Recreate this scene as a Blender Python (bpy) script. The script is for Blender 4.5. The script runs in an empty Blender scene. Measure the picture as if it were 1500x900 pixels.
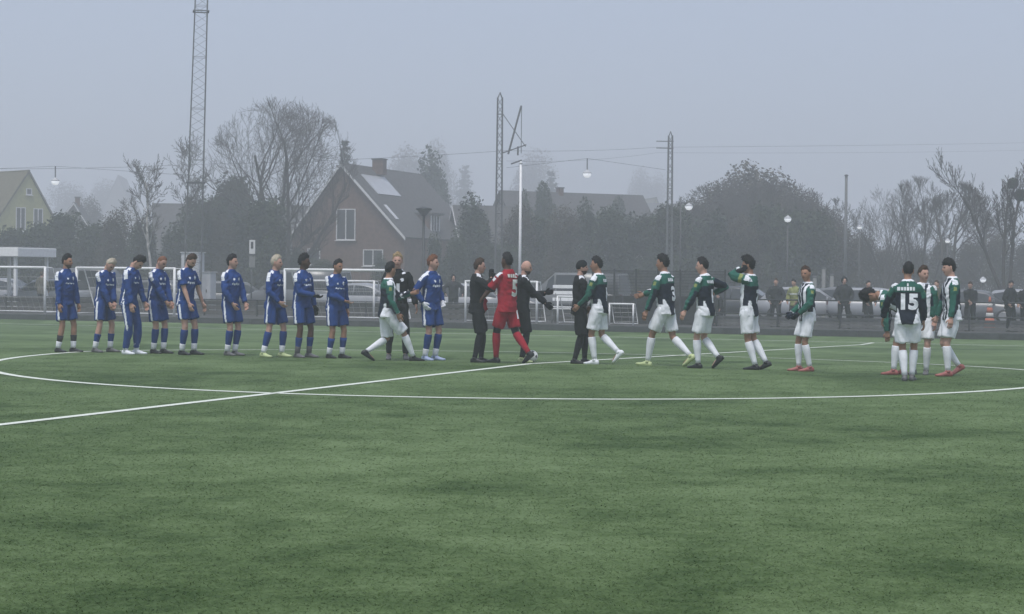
import bpy, bmesh, math, random
import numpy as np
from mathutils import Vector, Matrix, Quaternion, noise
from mathutils.bvhtree import BVHTree

rng = random.Random(7)
SC = bpy.context.scene
COL = SC.collection
R = math.radians

# ------------------------------------------------------------------ camera
F_PX, CAM_H, PIT, ROLL = 2730.0, 1.505, -0.0157, 0.0098
cam_d = bpy.data.cameras.new('camera'); cam = bpy.data.objects.new('camera', cam_d); COL.objects.link(cam)
cam_d.lens = 36 * F_PX / 1500; cam_d.clip_end = 3000; cam_d.clip_start = 0.1
_R0 = Vector((1, 0, 0)); _F = Vector((0, math.cos(PIT), math.sin(PIT))); _U0 = _R0.cross(_F)
cr, sr = math.cos(ROLL), math.sin(ROLL)
_Rt = _R0 * cr + _U0 * sr; _Up = -_R0 * sr + _U0 * cr
M3 = Matrix((_Rt, _Up, -_F)).transposed()
cam.matrix_world = Matrix.Translation((0, 0, CAM_H)) @ M3.to_4x4()
SC.camera = cam

# ------------------------------------------------------------------ world, sun, exposure
W = bpy.data.worlds.new('World'); SC.world = W; W.use_nodes = True
SUN_EL, SUN_ROT = 66.0, 200.0
nt = W.node_tree; bg = nt.nodes['Background']
sky = nt.nodes.new('ShaderNodeTexSky'); sky.sky_type = 'NISHITA'; sky.sun_disc = False
sky.sun_elevation = R(SUN_EL); sky.sun_rotation = R(SUN_ROT)
sky.air_density = 1.0; sky.dust_density = 2.5; sky.ozone_density = 1.5
mixn = nt.nodes.new('ShaderNodeMix'); mixn.data_type = 'RGBA'          # overcast: mostly an even cloud deck, a little clear sky
mixn.inputs['Factor'].default_value = .75; mixn.inputs[7].default_value = (2.78, 3.13, 4.10, 1)
nt.links.new(sky.outputs['Color'], mixn.inputs[6]); nt.links.new(mixn.outputs[2], bg.inputs['Color']); bg.inputs['Strength'].default_value = 0.10
sun_d = bpy.data.lights.new('sun', 'SUN'); sun = bpy.data.objects.new('sun', sun_d); COL.objects.link(sun)
sun_d.energy = 1.5; sun_d.angle = R(20); sun_d.color = (1.0, 0.97, 0.93)
_sd = Vector((math.sin(R(SUN_ROT)) * math.cos(R(SUN_EL)), math.cos(R(SUN_ROT)) * math.cos(R(SUN_EL)), math.sin(R(SUN_EL))))
sun.rotation_euler = _sd.to_track_quat('Z', 'Y').to_euler()
sun.location = (0, 0, 60)
SC.view_settings.view_transform = 'Standard'; SC.view_settings.look = 'None'
SC.view_settings.gamma = 1; SC.view_settings.use_curve_mapping = False
SC.view_settings.exposure = 0.78
SC.render.engine = 'CYCLES'
SC.cycles.use_denoising = True
SC.cycles.max_bounces = 6; SC.cycles.diffuse_bounces = 3; SC.cycles.glossy_bounces = 2
SC.cycles.volume_bounces = 3; SC.cycles.transparent_max_bounces = 8
HAZE_DENSITY = 0.0032

# ------------------------------------------------------------------ places
CX, CY, TH, S1, S2 = 0.31, 32.55, 1.194, 0.002, 0.0189       # centre spot, direction of the halfway line, crown of the pitch
TC, TS = math.cos(TH), math.sin(TH)
Z_OUT = -0.25
_prof_t = [-60, 0, 10, 20, 30, 33, 35.5, 35.7, 900]
_prof_z = [S1 * -60, 0, -10 * S2, -20 * S2, -.56, -.555, -.47, Z_OUT, Z_OUT]
def tt(x, y): return (x - CX) * TC + (y - CY) * TS
def gz(x, y):
    return float(np.interp(tt(x, y), _prof_t, _prof_z))
def ray(px, py):
    u = (px - 750) * cr + (py - 450) * sr; w = -(px - 750) * sr + (py - 450) * cr
    return _F + _R0 * (u / F_PX) - _U0 * (w / F_PX)
def at(px, py, d):
    r = ray(px, py); return Vector((0, 0, CAM_H)) + r * (d / r.y)
def on_ground(px, py):
    r = ray(px, py); r = r / r.y
    lo, hi = 3.0, 120.0
    for _ in range(60):
        m = (lo + hi) / 2
        if CAM_H + r.z * m > gz(r.x * m, m): lo = m
        else: hi = m
    return Vector((r.x * lo, lo, gz(r.x * lo, lo)))
def tline(px, t, py=440):
    """the point of the ground on the line parallel to the touchline, t metres past the centre, seen under px"""
    r = ray(px, py); k = r.x / r.y
    d = (t + CX * TC + CY * TS) / (k * TC + TS)
    return Vector((k * d, d, gz(k * d, d)))
def st(s, t, z=0.0):
    """pitch coordinates: s along the touchline (to the right), t across"""
    return Vector((CX + t * TC + s * TS, CY + t * TS - s * TC, z))
TOUCH_ANG = math.atan2(-TC, TS)      # direction of the touchline in plan

# ------------------------------------------------------------------ materials
def mat(name, col, rough=.8, var=.12, scale=30, bump=0.0, bscale=None, spec=.3, metal=0.0, col2=None):
    m = bpy.data.materials.new(name); m.use_nodes = True
    n = m.node_tree; b = n.nodes['Principled BSDF']
    b.inputs['Roughness'].default_value = rough; b.inputs['Specular IOR Level'].default_value = spec
    b.inputs['Metallic'].default_value = metal
    tc = n.nodes.new('ShaderNodeTexCoord')
    no = n.nodes.new('ShaderNodeTexNoise'); no.inputs['Scale'].default_value = scale; no.inputs['Detail'].default_value = 4
    n.links.new(tc.outputs['Object'], no.inputs['Vector'])
    rp = n.nodes.new('ShaderNodeValToRGB'); rp.color_ramp.elements[0].position = .3; rp.color_ramp.elements[1].position = .7
    c2 = col2 or tuple(min(1, c * (1 + var)) for c in col); c1 = col if col2 else tuple(c * (1 - var) for c in col)
    rp.color_ramp.elements[0].color = (*c1, 1); rp.color_ramp.elements[1].color = (*c2, 1)
    n.links.new(no.outputs['Fac'], rp.inputs['Fac']); n.links.new(rp.outputs['Color'], b.inputs['Base Color'])
    if bump:
        nb = n.nodes.new('ShaderNodeTexNoise'); nb.inputs['Scale'].default_value = bscale or scale * 2; nb.inputs['Detail'].default_value = 5
        n.links.new(tc.outputs['Object'], nb.inputs['Vector'])
        bp = n.nodes.new('ShaderNodeBump'); bp.inputs['Strength'].default_value = bump; bp.inputs['Distance'].default_value = .02
        n.links.new(nb.outputs['Fac'], bp.inputs['Height']); n.links.new(bp.outputs['Normal'], b.inputs['Normal'])
    return m
_mc = {}
def M(name, *a, **k):
    if name not in _mc: _mc[name] = mat(name, *a, **k)
    return _mc[name]

def turf_material():
    m = bpy.data.materials.new('artificial_turf'); m.use_nodes = True
    n = m.node_tree; b = n.nodes['Principled BSDF']; b.inputs['Roughness'].default_value = .75; b.inputs['Specular IOR Level'].default_value = .1
    g = n.nodes.new('ShaderNodeNewGeometry')
    def noi(scale, detail, sx, sy, dist=0.0, rot=0.0):
        mp = n.nodes.new('ShaderNodeMapping'); mp.inputs['Scale'].default_value = (sx, sy, 1); mp.inputs['Rotation'].default_value = (0, 0, rot)
        n.links.new(g.outputs['Position'], mp.inputs['Vector'])
        t = n.nodes.new('ShaderNodeTexNoise'); t.inputs['Scale'].default_value = scale; t.inputs['Detail'].default_value = detail
        t.inputs['Distortion'].default_value = dist; t.inputs['Roughness'].default_value = .6
        n.links.new(mp.outputs['Vector'], t.inputs['Vector']); return t.outputs['Fac']
    big = noi(.30, 4, .8, .8, .5, .4); mid = noi(1.6, 6, .9, .9); fin = noi(13, 6, .85, .9); tiny = noi(60, 3, .9, .8)
    def ma(op, a, bv):
        x = n.nodes.new('ShaderNodeMath'); x.operation = op
        for i, v in enumerate((a, bv)):
            if isinstance(v, float): x.inputs[i].default_value = v
            else: n.links.new(v, x.inputs[i])
        return x.outputs[0]
    s = ma('ADD', ma('ADD', ma('MULTIPLY', big, .42), ma('MULTIPLY', mid, .28)), ma('ADD', ma('MULTIPLY', fin, .20), ma('MULTIPLY', tiny, .10)))
    rp = n.nodes.new('ShaderNodeValToRGB'); e = rp.color_ramp.elements
    e[0].position = .405; e[0].color = (.036, .070, .019, 1); e[1].position = .595; e[1].color = (.138, .200, .088, 1)
    k = e.new(.5); k.color = (.085, .134, .049, 1)
    n.links.new(s, rp.inputs['Fac']); n.links.new(rp.outputs['Color'], b.inputs['Base Color'])
    bp = n.nodes.new('ShaderNodeBump'); bp.inputs['Strength'].default_value = .25; bp.inputs['Distance'].default_value = .03
    n.links.new(fin, bp.inputs['Height']); n.links.new(bp.outputs['Normal'], b.inputs['Normal'])
    return m
TURF = turf_material()
WHITE = M('white_paint', (.78, .78, .78), .5, .06, 8)
LINE = M('line_paint', (.66, .70, .62), .8, .18, 40)
ASPH = M('asphalt', (.045, .045, .047), .9, .25, 3, .4, 60)
PAVE = M('paving_grey', (.055, .055, .054), .9, .2, 2, .3, 40)
DARKM = M('dark_metal', (.03, .033, .036), .5, .2, 20)
GALV = M('galvanised_steel', (.13, .135, .14), .6, .2, 15)
KERBM = M('kerb_board', (.045, .05, .052), .8, .3, 6, .3)
EARTH = M('winter_ground', (.06, .065, .04), .95, .35, 2, .5, 20)

# ------------------------------------------------------------------ mesh helpers
class MB:
    def __init__(s): s.v = []; s.f = []; s.mi = []
    def add(s, vs, fs, mi=0):
        o = len(s.v); s.v.extend(tuple(p) for p in vs); s.f.extend(tuple(i + o for i in q) for q in fs); s.mi.extend([mi] * len(fs)); return s
    def box(s, c, size, rz=0.0, mi=0, bev=0.0):
        a, b, h = size[0] / 2, size[1] / 2, size[2] / 2; cs, sn = math.cos(rz), math.sin(rz)
        if bev <= 0:
            pts = [(x, y, z) for z in (-h, h) for x, y in ((-a, -b), (a, -b), (a, b), (-a, b))]
            fs = [(3, 2, 1, 0), (4, 5, 6, 7), (0, 1, 5, 4), (1, 2, 6, 5), (2, 3, 7, 6), (3, 0, 4, 7)]
        else:
            e = bev; pts = []
            for z, k in ((-h, e), (-h + e, 0), (h - e, 0), (h, e)):
                pts += [(x * (1 - k / max(a, 1e-6)), y * (1 - k / max(b, 1e-6)), z) for x, y in ((-a + e, -b), (a - e, -b), (a, -b + e), (a, b - e), (a - e, b), (-a + e, b), (-a, b - e), (-a, -b + e))]
            fs = [tuple(range(7, -1, -1)), tuple(range(24, 32))]
            for r in range(3): fs += [(r * 8 + i, r * 8 + (i + 1) % 8, (r + 1) * 8 + (i + 1) % 8, (r + 1) * 8 + i) for i in range(8)]
        return s.add([(c[0] + x * cs - y * sn, c[1] + x * sn + y * cs, c[2] + z) for x, y, z in pts], fs, mi)
    def rings(s, rs, mi=0, cap=True):
        n = len(rs[0]); o = len(s.v)
        for r in rs: s.v.extend(tuple(p) for p in r)
        k0 = len(s.f)
        for i in range(len(rs) - 1):
            for j in range(n):
                a, b = o + i * n + j, o + i * n + (j + 1) % n; s.f.append((a, b, b + n, a + n))
        if cap:
            s.f.append(tuple(o + j for j in range(n - 1, -1, -1))); s.f.append(tuple(o + (len(rs) - 1) * n + j for j in range(n)))
        s.mi.extend([mi] * (len(s.f) - k0)); return s
    def tube(s, pts, rad, n=8, mi=0, flat=None):
        pts = [Vector(p) for p in pts]
        if not hasattr(rad, '__len__'): rad = [rad] * len(pts)
        rs = []; ref = None
        for i, p in enumerate(pts):
            d = (pts[min(i + 1, len(pts) - 1)] - pts[max(i - 1, 0)]).normalized()
            if ref is None:
                ref = Vector((0, 0, 1)) if abs(d.z) < .9 else Vector((0, 1, 0))
                if flat is not None: ref = Vector(flat)
            x = (ref - d * ref.dot(d)).normalized(); y = d.cross(x); ref = x
            ra, rb = rad[i] if hasattr(rad[i], '__len__') else (rad[i], rad[i])
            rs.append([p + x * (ra * math.cos(2 * math.pi * j / n)) + y * (rb * math.sin(2 * math.pi * j / n)) for j in range(n)])
        return s.rings(rs, mi)
    def mesh(s, name, mats, smooth=True):
        me = bpy.data.meshes.new(name); me.from_pydata(s.v, [], s.f)
        for m in (mats if isinstance(mats, (list, tuple)) else [mats]): me.materials.append(m)
        me.polygons.foreach_set('material_index', s.mi)
        if smooth: me.polygons.foreach_set('use_smooth', [True] * len(me.polygons))
        me.update(); return me
    def build(s, name, mats, parent=None, smooth=False):
        return link(name, s.mesh(name, mats, smooth), parent)
def link(name, me, parent=None, loc=None, rz=None):
    o = bpy.data.objects.new(name, me); COL.objects.link(o)
    if parent is not None: o.parent = parent
    if loc is not None: o.location = loc
    if rz is not None: o.rotation_euler.z = rz
    return o
def tag(o, label=None, cat=None, group=None, kind=None):
    if label: o['label'] = label
    if cat: o['category'] = cat
    if group: o['group'] = group
    if kind: o['kind'] = kind
    return o
def empty(name, loc, rz=0.0, label=None, cat=None, group=None):
    o = bpy.data.objects.new(name, None); COL.objects.link(o); o.location = loc; o.rotation_euler.z = rz
    o.empty_display_size = .2
    return tag(o, label, cat, group)
def copy_tree(o, parent=None):
    c = o.copy(); COL.objects.link(c); c.parent = parent
    for ch in list(o.children): copy_tree(ch, c)
    return c
def arr_mesh(name, V, Fq, mats, mi=None, smooth=False):
    """V (n,3) array, Fq (m,k) array of equal polygons"""
    me = bpy.data.meshes.new(name); k = Fq.shape[1]
    me.vertices.add(len(V)); me.vertices.foreach_set('co', np.asarray(V, np.float32).ravel())
    me.loops.add(Fq.size); me.loops.foreach_set('vertex_index', Fq.astype(np.int32).ravel())
    me.polygons.add(len(Fq)); me.polygons.foreach_set('loop_start', np.arange(0, Fq.size, k, dtype=np.int32))
    for m in (mats if isinstance(mats, (list, tuple)) else [mats]): me.materials.append(m)
    if mi is not None: me.polygons.foreach_set('material_index', np.asarray(mi, np.int32))
    if smooth: me.polygons.foreach_set('use_smooth', np.ones(len(Fq), bool))
    me.update(calc_edges=True); me.validate(); return me

# ------------------------------------------------------------------ ground, pitch, lines, kerb
def sheet(name, ts, zs, s0, s1, material, ns=1):
    b = MB()
    ss = np.linspace(s0, s1, ns + 1)
    for t, z in zip(ts, zs):
        for s in ss: b.v.append(tuple(st(s, t, z)))
    n = ns + 1
    for i in range(len(ts) - 1):
        for j in range(ns): b.f.append((i * n + j, i * n + j + 1, (i + 1) * n + j + 1, (i + 1) * n + j)); b.mi.append(0)
    return tag(b.build(name, material, smooth=False), kind='structure')
sheet('terrain', [-70, 35.45, 35.6, 640], [-.95, -.95, -.31, -.31], -360, 360, EARTH)
tz = [-60, 0, 10, 20, 30, 33, 35.5]
pitch = sheet('pitch', tz, [gz(*st(0, t)[:2]) for t in tz], -75, 75, TURF)
sheet('paving', [35.78, 47], [Z_OUT, Z_OUT], -75, 75, PAVE)
sheet('car_park', [47, 62], [Z_OUT - .004, Z_OUT - .004], -75, 75, ASPH)
def strip(name, pts, w):
    b = MB(); n = len(pts)
    for i, (s, t) in enumerate(pts):
        a = Vector(pts[max(i - 1, 0)]); c = Vector(pts[min(i + 1, n - 1)]); d = (c - a).normalized(); nx = Vector((-d.y, d.x)) * (w / 2)
        for k in (1, -1):
            p = st(s + k * nx.x, t + k * nx.y); b.v.append((p.x, p.y, gz(p.x, p.y) + .006))
    b.f = [(2 * i, 2 * i + 1, 2 * i + 3, 2 * i + 2) for i in range(n - 1)]; b.mi = [0] * (n - 1)
    return tag(b.build(name, LINE), kind='structure')
strip('halfway_line', [(0, t) for t in np.linspace(-32, 32, 65)], .14)
strip('centre_circle', [(9.15 * math.cos(a), 9.15 * math.sin(a)) for a in np.linspace(0, 2 * math.pi, 181)], .14)
strip('touchline', [(s, 32.1) for s in np.linspace(-52, 52, 3)], .12)
b = MB()
nk = 56
kerb = empty('kerb', st(0, 35.64, Z_OUT), TOUCH_ANG); tag(kerb, kind='structure')
kme = MB().box((0, 0, -.16), (2.44, .16, .34), bev=.012).mesh('kerb_stone', KERBM, False)
for i in range(nk): link('kerb_stone', kme, kerb, ((i - nk / 2) * 2.45, 0, 0))

# turf fibres near the camera
def turf_fibres():
    g = np.random.default_rng(3); n = 420000
    d = 7.2 * np.exp(g.random(n) ** 1.25 * math.log(42 / 7.2))
    x = d * (g.random(n) - .5) * .74
    keep = np.ones(n, bool)
    t = (x - CX) * TC + (d - CY) * TS; s = (x - CX) * TS - (d - CY) * TC
    keep &= (np.abs(s) > .075) & (np.abs(np.hypot(s, t) - 9.15) > .075)
    x, d, t = x[keep], d[keep], t[keep]; n = len(x)
    z = np.interp(t, _prof_t, _prof_z)
    wdt = .0024 * (d / 8) ** .8 * (0.7 + .6 * g.random(n)); hgt = (.004 + .008 * g.random(n)) * np.clip(1.4 - d / 40, .3, 1)
    az = g.random(n) * 2 * math.pi; lean = .015 + .035 * g.random(n); la = g.random(n) * 2 * math.pi
    V = np.empty((n, 3, 3))
    V[:, 0] = np.stack([x - np.cos(az) * wdt, d - np.sin(az) * wdt, z - .002], 1)
    V[:, 1] = np.stack([x + np.cos(az) * wdt, d + np.sin(az) * wdt, z - .002], 1)
    V[:, 2] = np.stack([x + np.cos(la) * lean, d + np.sin(la) * lean, z + hgt], 1)
    me = arr_mesh('turf_fibres', V.reshape(-1, 3), np.arange(3 * n).reshape(-1, 3), TURF)
    o = link('turf_fibres', me); tag(o, 'short green artificial turf fibres of the pitch', 'turf', kind='stuff')
turf_fibres()

# ------------------------------------------------------------------ people
SKIN = {'light': M('skin_light', (.50, .30, .235), .6, .10, 14), 'tan': M('skin_tan', (.34, .19, .13), .6, .10, 14), 'dark': M('skin_dark', (.10, .055, .038), .55, .12, 14)}
HAIR = {'black': M('hair_black', (.012, .012, .013), .6, .5, 60, .6, 120), 'brown': M('hair_brown', (.06, .036, .024), .6, .4, 60, .6, 120),
        'blond': M('hair_blond', (.36, .27, .15), .6, .3, 60, .6, 120), 'pale': M('hair_pale', (.50, .45, .36), .6, .25, 60, .6, 120), 'red': M('hair_red', (.17, .075, .04), .6, .3, 60, .6, 120)}
BEARD = M('beard', (.085, .055, .042), .7, .3, 60); EYE = M('eye_dark', (.02, .018, .016), .3); LIP = M('lips', (.24, .10, .085), .5)
CL = dict(blue=(.015, .052, .20), navy=(.011, .018, .032), white=(.78, .80, .84), green=(.022, .112, .084), dgreen=(.018, .05, .045), red=(.30, .013, .026),
          black=(.012, .014, .016), grey=(.12, .12, .125), dgrey=(.026, .028, .031), olive=(.06, .065, .045), lime=(.50, .58, .30), pink=(.34, .11, .10),
          yellow=(.24, .26, .10), bluewhite=(.35, .42, .62), pale=(.62, .64, .60), badge=(.24, .28, .10), khaki=(.13, .12, .10))
def cloth(c): return M('cloth_' + c, CL[c], .85, .10, 9, .25, 45, spec=.2)
def shoe(c): return M('boot_' + c, CL[c], .45, .15, 20, spec=.4)

def ik(a, tgt, l1, l2, pole):
    a, tgt, pole = Vector(a), Vector(tgt), Vector(pole); d = tgt - a; L = d.length; m = (l1 + l2) * .999
    if L > m: d = d * (m / L); L = m; tgt = a + d
    u = d / L; c = (l1 * l1 + L * L - l2 * l2) / (2 * L); h = math.sqrt(max(l1 * l1 - c * c, 0))
    p = (pole - u * pole.dot(u)).normalized()
    return a + u * c + p * h, tgt

STAND = dict(RH=(.27, .04, .82), LH=(-.27, .04, .82), RF=(.12, 0, 0), LF=(-.12, .02, 0))
class Fig: pass
def skeleton(p):
    """p: lean, twist (deg), hp, hy (head pitch down, yaw to the right), RH LH hand targets, RF LF foot (x, y, lift, toe yaw, toe drop)"""
    g = Fig(); q = dict(STAND); q.update(p); g.q = q
    lean, twist = R(q.get('lean', 2)), R(q.get('twist', 0))
    feet = {}
    for k, sgn in (('R', 1), ('L', -1)):
        x, y, lift, yaw, drop = (list(q[k + 'F']) + [0, 8 * sgn, 0])[:5] if len(q[k + 'F']) < 5 else q[k + 'F']
        if len(q[k + 'F']) == 3: x, y, lift = q[k + 'F']; yaw, drop = 8 * sgn, 0
        feet[k] = (x, y, lift, R(yaw), R(drop))
    px, py = q.get('pel', (0, 0))
    pz = .975
    for k, sgn in (('R', 1), ('L', -1)):
        x, y, lift, _, drop = feet[k]
        az = .09 + lift + .12 * math.sin(drop)
        d2 = (x - px - .095 * sgn) ** 2 + (y - py) ** 2
        pz = min(pz, az + math.sqrt(max(.858 ** 2 - d2, .3)) + .035)
    # spine samples
    g.spine = []; pos = Vector((px, py, pz - .20)); z = .775
    for i in range(85):
        f = min(max((z - .93) / .26, 0), 1); a = lean * f; tw = twist * f
        rt = Vector((math.cos(tw), -math.sin(tw), 0)); fw0 = Vector((math.sin(tw), math.cos(tw), 0))
        up = Vector((0, 0, 1)) * math.cos(a) + fw0 * math.sin(a); fw = rt.cross(up) * -1
        fw = up.cross(rt)
        g.spine.append((z, pos.copy(), rt, fw, up)); pos = pos + up * .01; z += .01
    def sp(z, x=0, y=0):
        i = min(max(int(round((z - .775) / .01)), 0), 84); zz, o, rt, fw, up = g.spine[i]; return o + rt * x + fw * y + up * (z - zz)
    def fr(z):
        i = min(max(int(round((z - .775) / .01)), 0), 84); return g.spine[i][2:]
    g.sp, g.fr = sp, fr
    g.leg, g.arm, g.foot = {}, {}, {}
    for k, sgn in (('R', 1), ('L', -1)):
        x, y, lift, yaw, drop = feet[k]
        hip = sp(.94, .092 * sgn)
        ank = Vector((x, y, .09 + lift + .12 * math.sin(drop)))
        tf = Vector((math.sin(yaw), math.cos(yaw), 0))
        if drop: ank = ank + tf * (.12 * (1 - math.cos(drop)))
        knee, ank = ik(hip, ank, .445, .42, tf + Vector((.1 * sgn, 0, .02)))
        g.leg[k] = (hip, knee, ank); g.foot[k] = (ank, yaw, drop)
        rt, fw, up = fr(1.45)
        sh = sp(1.425, .172 * sgn)
        pole = q.get(k + 'E')
        pole = Vector(pole) if pole else (fw * -1 + rt * (.45 * sgn) + up * -.3)
        el, wr = ik(sh, q[k + 'H'], .295, .255, pole)
        g.arm[k] = (sh, el, wr)
    rt, fw, up = fr(1.5)
    hp, hy = R(q.get('hp', 0)), R(q.get('hy', 0))
    base = sp(1.49, 0, -.005)
    nd = (up * .6 + Vector((0, 0, .4)) + fw * (.22 + .5 * math.sin(hp))).normalized()
    ntop = base + nd * .092
    yawv = math.atan2(fw.x, fw.y) + hy
    f0 = Vector((math.sin(yawv), math.cos(yawv), 0)); r0 = Vector((f0.y, -f0.x, 0))
    hpt = hp + lean * .45
    hf = f0 * math.cos(hpt) - Vector((0, 0, 1)) * math.sin(hpt); hu = r0.cross(hf); ti = R(q.get('tilt', 0)); r0, hu = r0 * math.cos(ti) + hu * math.sin(ti), hu * math.cos(ti) - r0 * math.sin(ti)
    g.neck = (base, ntop); g.hm = Matrix((r0, hf, hu)).transposed(); g.hc = ntop + hu * .075 + hf * .018
    return g

def ell(c, x, y, a, b, n=14, sq=2.3):
    o = []
    for j in range(n):
        t = 2 * math.pi * j / n; cs, sn = math.cos(t), math.sin(t)
        o.append(c + x * (a * math.copysign(abs(cs) ** (2 / sq), cs)) + y * (b * math.copysign(abs(sn) ** (2 / sq), sn)))
    return o
def torso(mb, g, rows, inf=0.0):
    rs = []
    for z, a, bb, yo in rows:
        rt, fw, up = g.fr(z); rs.append(ell(g.sp(z, 0, yo), rt, fw, a + inf, bb + inf))
    mb.rings(rs)
TORSO = [(.84, .10, .075, -.01), (.90, .155, .108, -.012), (.95, .165, .115, -.014), (1.02, .152, .105, -.005), (1.10, .138, .096, .0), (1.18, .145, .10, .004),
         (1.27, .162, .112, .006), (1.36, .170, .114, .004), (1.415, .158, .102, -.002), (1.45, .132, .088, -.008), (1.485, .098, .074, -.010), (1.52, .064, .062, -.008)]
def lerp(a, b, t): return a + (b - a) * t
def limb(mb, pts, ts_r, n=10):
    """pts: 3 joints; ts_r: list of (t in 0..2, radius)"""
    P = []; Rr = []
    for t, r in ts_r:
        P.append(lerp(pts[0], pts[1], t) if t <= 1 else lerp(pts[1], pts[2], t - 1)); Rr.append(r)
    mb.tube(P, Rr, n)

TEMP = []
def remesh(mb, voxel, smooth, name):
    me = mb.mesh('tmp_' + name, [])
    o = bpy.data.objects.new('tmp', me); COL.objects.link(o)
    r = o.modifiers.new('r', 'REMESH'); r.mode = 'VOXEL'; r.voxel_size = voxel; r.use_smooth_shade = True
    s = o.modifiers.new('s', 'SMOOTH'); s.factor = .5; s.iterations = smooth
    TEMP.append(o); return o

def head_pt(th, ph):
    """th azimuth (0 = forward, + to the right), ph latitude"""
    x, y, z = math.cos(ph) * math.sin(th), math.cos(ph) * math.cos(th), math.sin(ph)
    X, Y, Z = x * .076, y * .096, z * .122
    if z < 0: X *= 1 - .30 * (-z) ** 1.3; Y = Y * (1 - .16 * (-z)) + .020 * (-z) * (1 if y > 0 else .4)
    if y < 0 and z < -.3: Y *= 1 - .35 * (-z - .3)
    if y > .3:
        Y -= .010 * max(0, y - .3)
        nose = math.exp(-((X / .011) ** 2) - ((Z + .018) / .022) ** 2); Y += .026 * nose
        Y += .006 * math.exp(-(X / .045) ** 2 - ((Z - .034) / .012) ** 2)
        for s in (-1, 1): Y -= .010 * math.exp(-((X - s * .032) / .016) ** 2 - ((Z - .012) / .013) ** 2)
        Y += .006 * math.exp(-(X / .022) ** 2 - ((Z + .062) / .012) ** 2); Y += .010 * math.exp(-(X / .025) ** 2 - ((Z + .102) / .02) ** 2)
    return Vector((X, Y, Z))
def head_mesh(mb, g, beard=False):
    NT, NP = 28, 22; rs = []
    V = []
    for i in range(NP + 1):
        ph = -math.pi / 2 + math.pi * i / NP
        for j in range(NT): V.append(head_pt(2 * math.pi * j / NT, ph))
    fs, mi = [], []
    for i in range(NP):
        for j in range(NT):
            a, b_ = i * NT + j, i * NT + (j + 1) % NT; f = (a, b_, b_ + NT, a + NT)
            c = sum((V[k] for k in f), Vector()) / 4; k = 0
            if c.y > .03:
                if abs(c.z - .012) < .008 and .018 < abs(c.x) < .046: k = 1
                elif abs(c.z - .034) < .006 and .014 < abs(c.x) < .05: k = 1
                elif abs(c.z + .062) < .006 and abs(c.x) < .024: k = 2
            if beard and k == 0 and c.z < -.048 and c.y > -.005: k = 3
            fs.append(f); mi.append(k)
    W_ = [g.hc + g.hm @ v for v in V]; o = len(mb.v)
    mb.v.extend(tuple(v) for v in W_); mb.f.extend(tuple(i + o for i in f) for f in fs); mb.mi.extend(mi)
    for s in (-1, 1):      # ears
        c = Vector((.074 * s, -.005, .0)); rs = []
        for k, (dz, r) in enumerate(((-.032, .006), (-.018, .013), (.004, .019), (.022, .017), (.032, .006))):
            rs.append([g.hc + g.hm @ (c + Vector((s * .008 * math.sin(tq) + s * .004, r * math.cos(tq) - .006, dz))) for tq in [2 * math.pi * m / 8 for m in range(8)]])
        mb.rings(rs)
def hair_mesh(g, style, rr):
    """style: dict(vol, back, front, curl)"""
    vol, back, front, curl = style.get('vol', .016), style.get('back', -.05), style.get('front', .076), style.get('curl', .003)
    mb = MB(); NT, NP = 40, 22; top = math.pi / 2
    rs = []
    for i in range(NP + 1):
        r = []
        for j in range(NT):
            th = 2 * math.pi * j / NT; f = (1 + math.cos(th)) / 2
            if style.get('helm'): lim = style.get('front', .03) * f ** 2 + back * (1 - f ** 2)
            else: lim = front if f > .80 else (front + (.02 - front) * min(1, (.80 - f) / .25) if f > .45 else .02 + (back - .02) * min(1, (.45 - f) / .3))
            lim += (.0 if style.get('helm') else .014) * noise.noise(Vector((math.cos(th) * 4, math.sin(th) * 4, rr))); pl = math.asin(max(-1, min(1, lim / .122))); ph = top + (pl - top) * i / NP
            p = head_pt(th, ph); e = 1 - max(0, (i / NP - .72) / .28) ** 1.5
            d = p.normalized(); amt = vol * e * (1 if style.get('helm') else (.45 + .8 * max(0, d.z) + .25 * max(0, d.y)))
            if i == NP: amt = -.004
            if curl: amt += curl * min(1, e + .2) * (noise.noise(p * 55 + Vector((rr, 0, 0))) * 2 + noise.noise(p * 120 + Vector((rr, 3, 0))))
            r.append(g.hc + g.hm @ (p + d * amt))
        rs.append(r)
    mb.rings(rs, cap=False)
    if not style.get('helm'):
        rh = random.Random(int(rr * 10)); tl = style.get('tuft', .012 + vol * .5)
        for _ in range(320):
            i = rh.randint(0, NP - 2); j = rh.randrange(NT); p = Vector(rs[i][j]); d = (p - g.hc).normalized()
            q = (d + Vector((rh.gauss(0, .5), rh.gauss(0, .5), rh.gauss(-.1, .4)))).normalized(); a = q.orthogonal().normalized() * .0045; b2 = q.cross(a)
            mb.add([p - d * .004 + a, p - d * .004 - a * .5 + b2, p - d * .004 - a * .5 - b2, p + q * tl * rh.uniform(.5, 1.2)], [(0, 1, 3), (1, 2, 3), (2, 0, 3)])
    return mb
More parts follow.
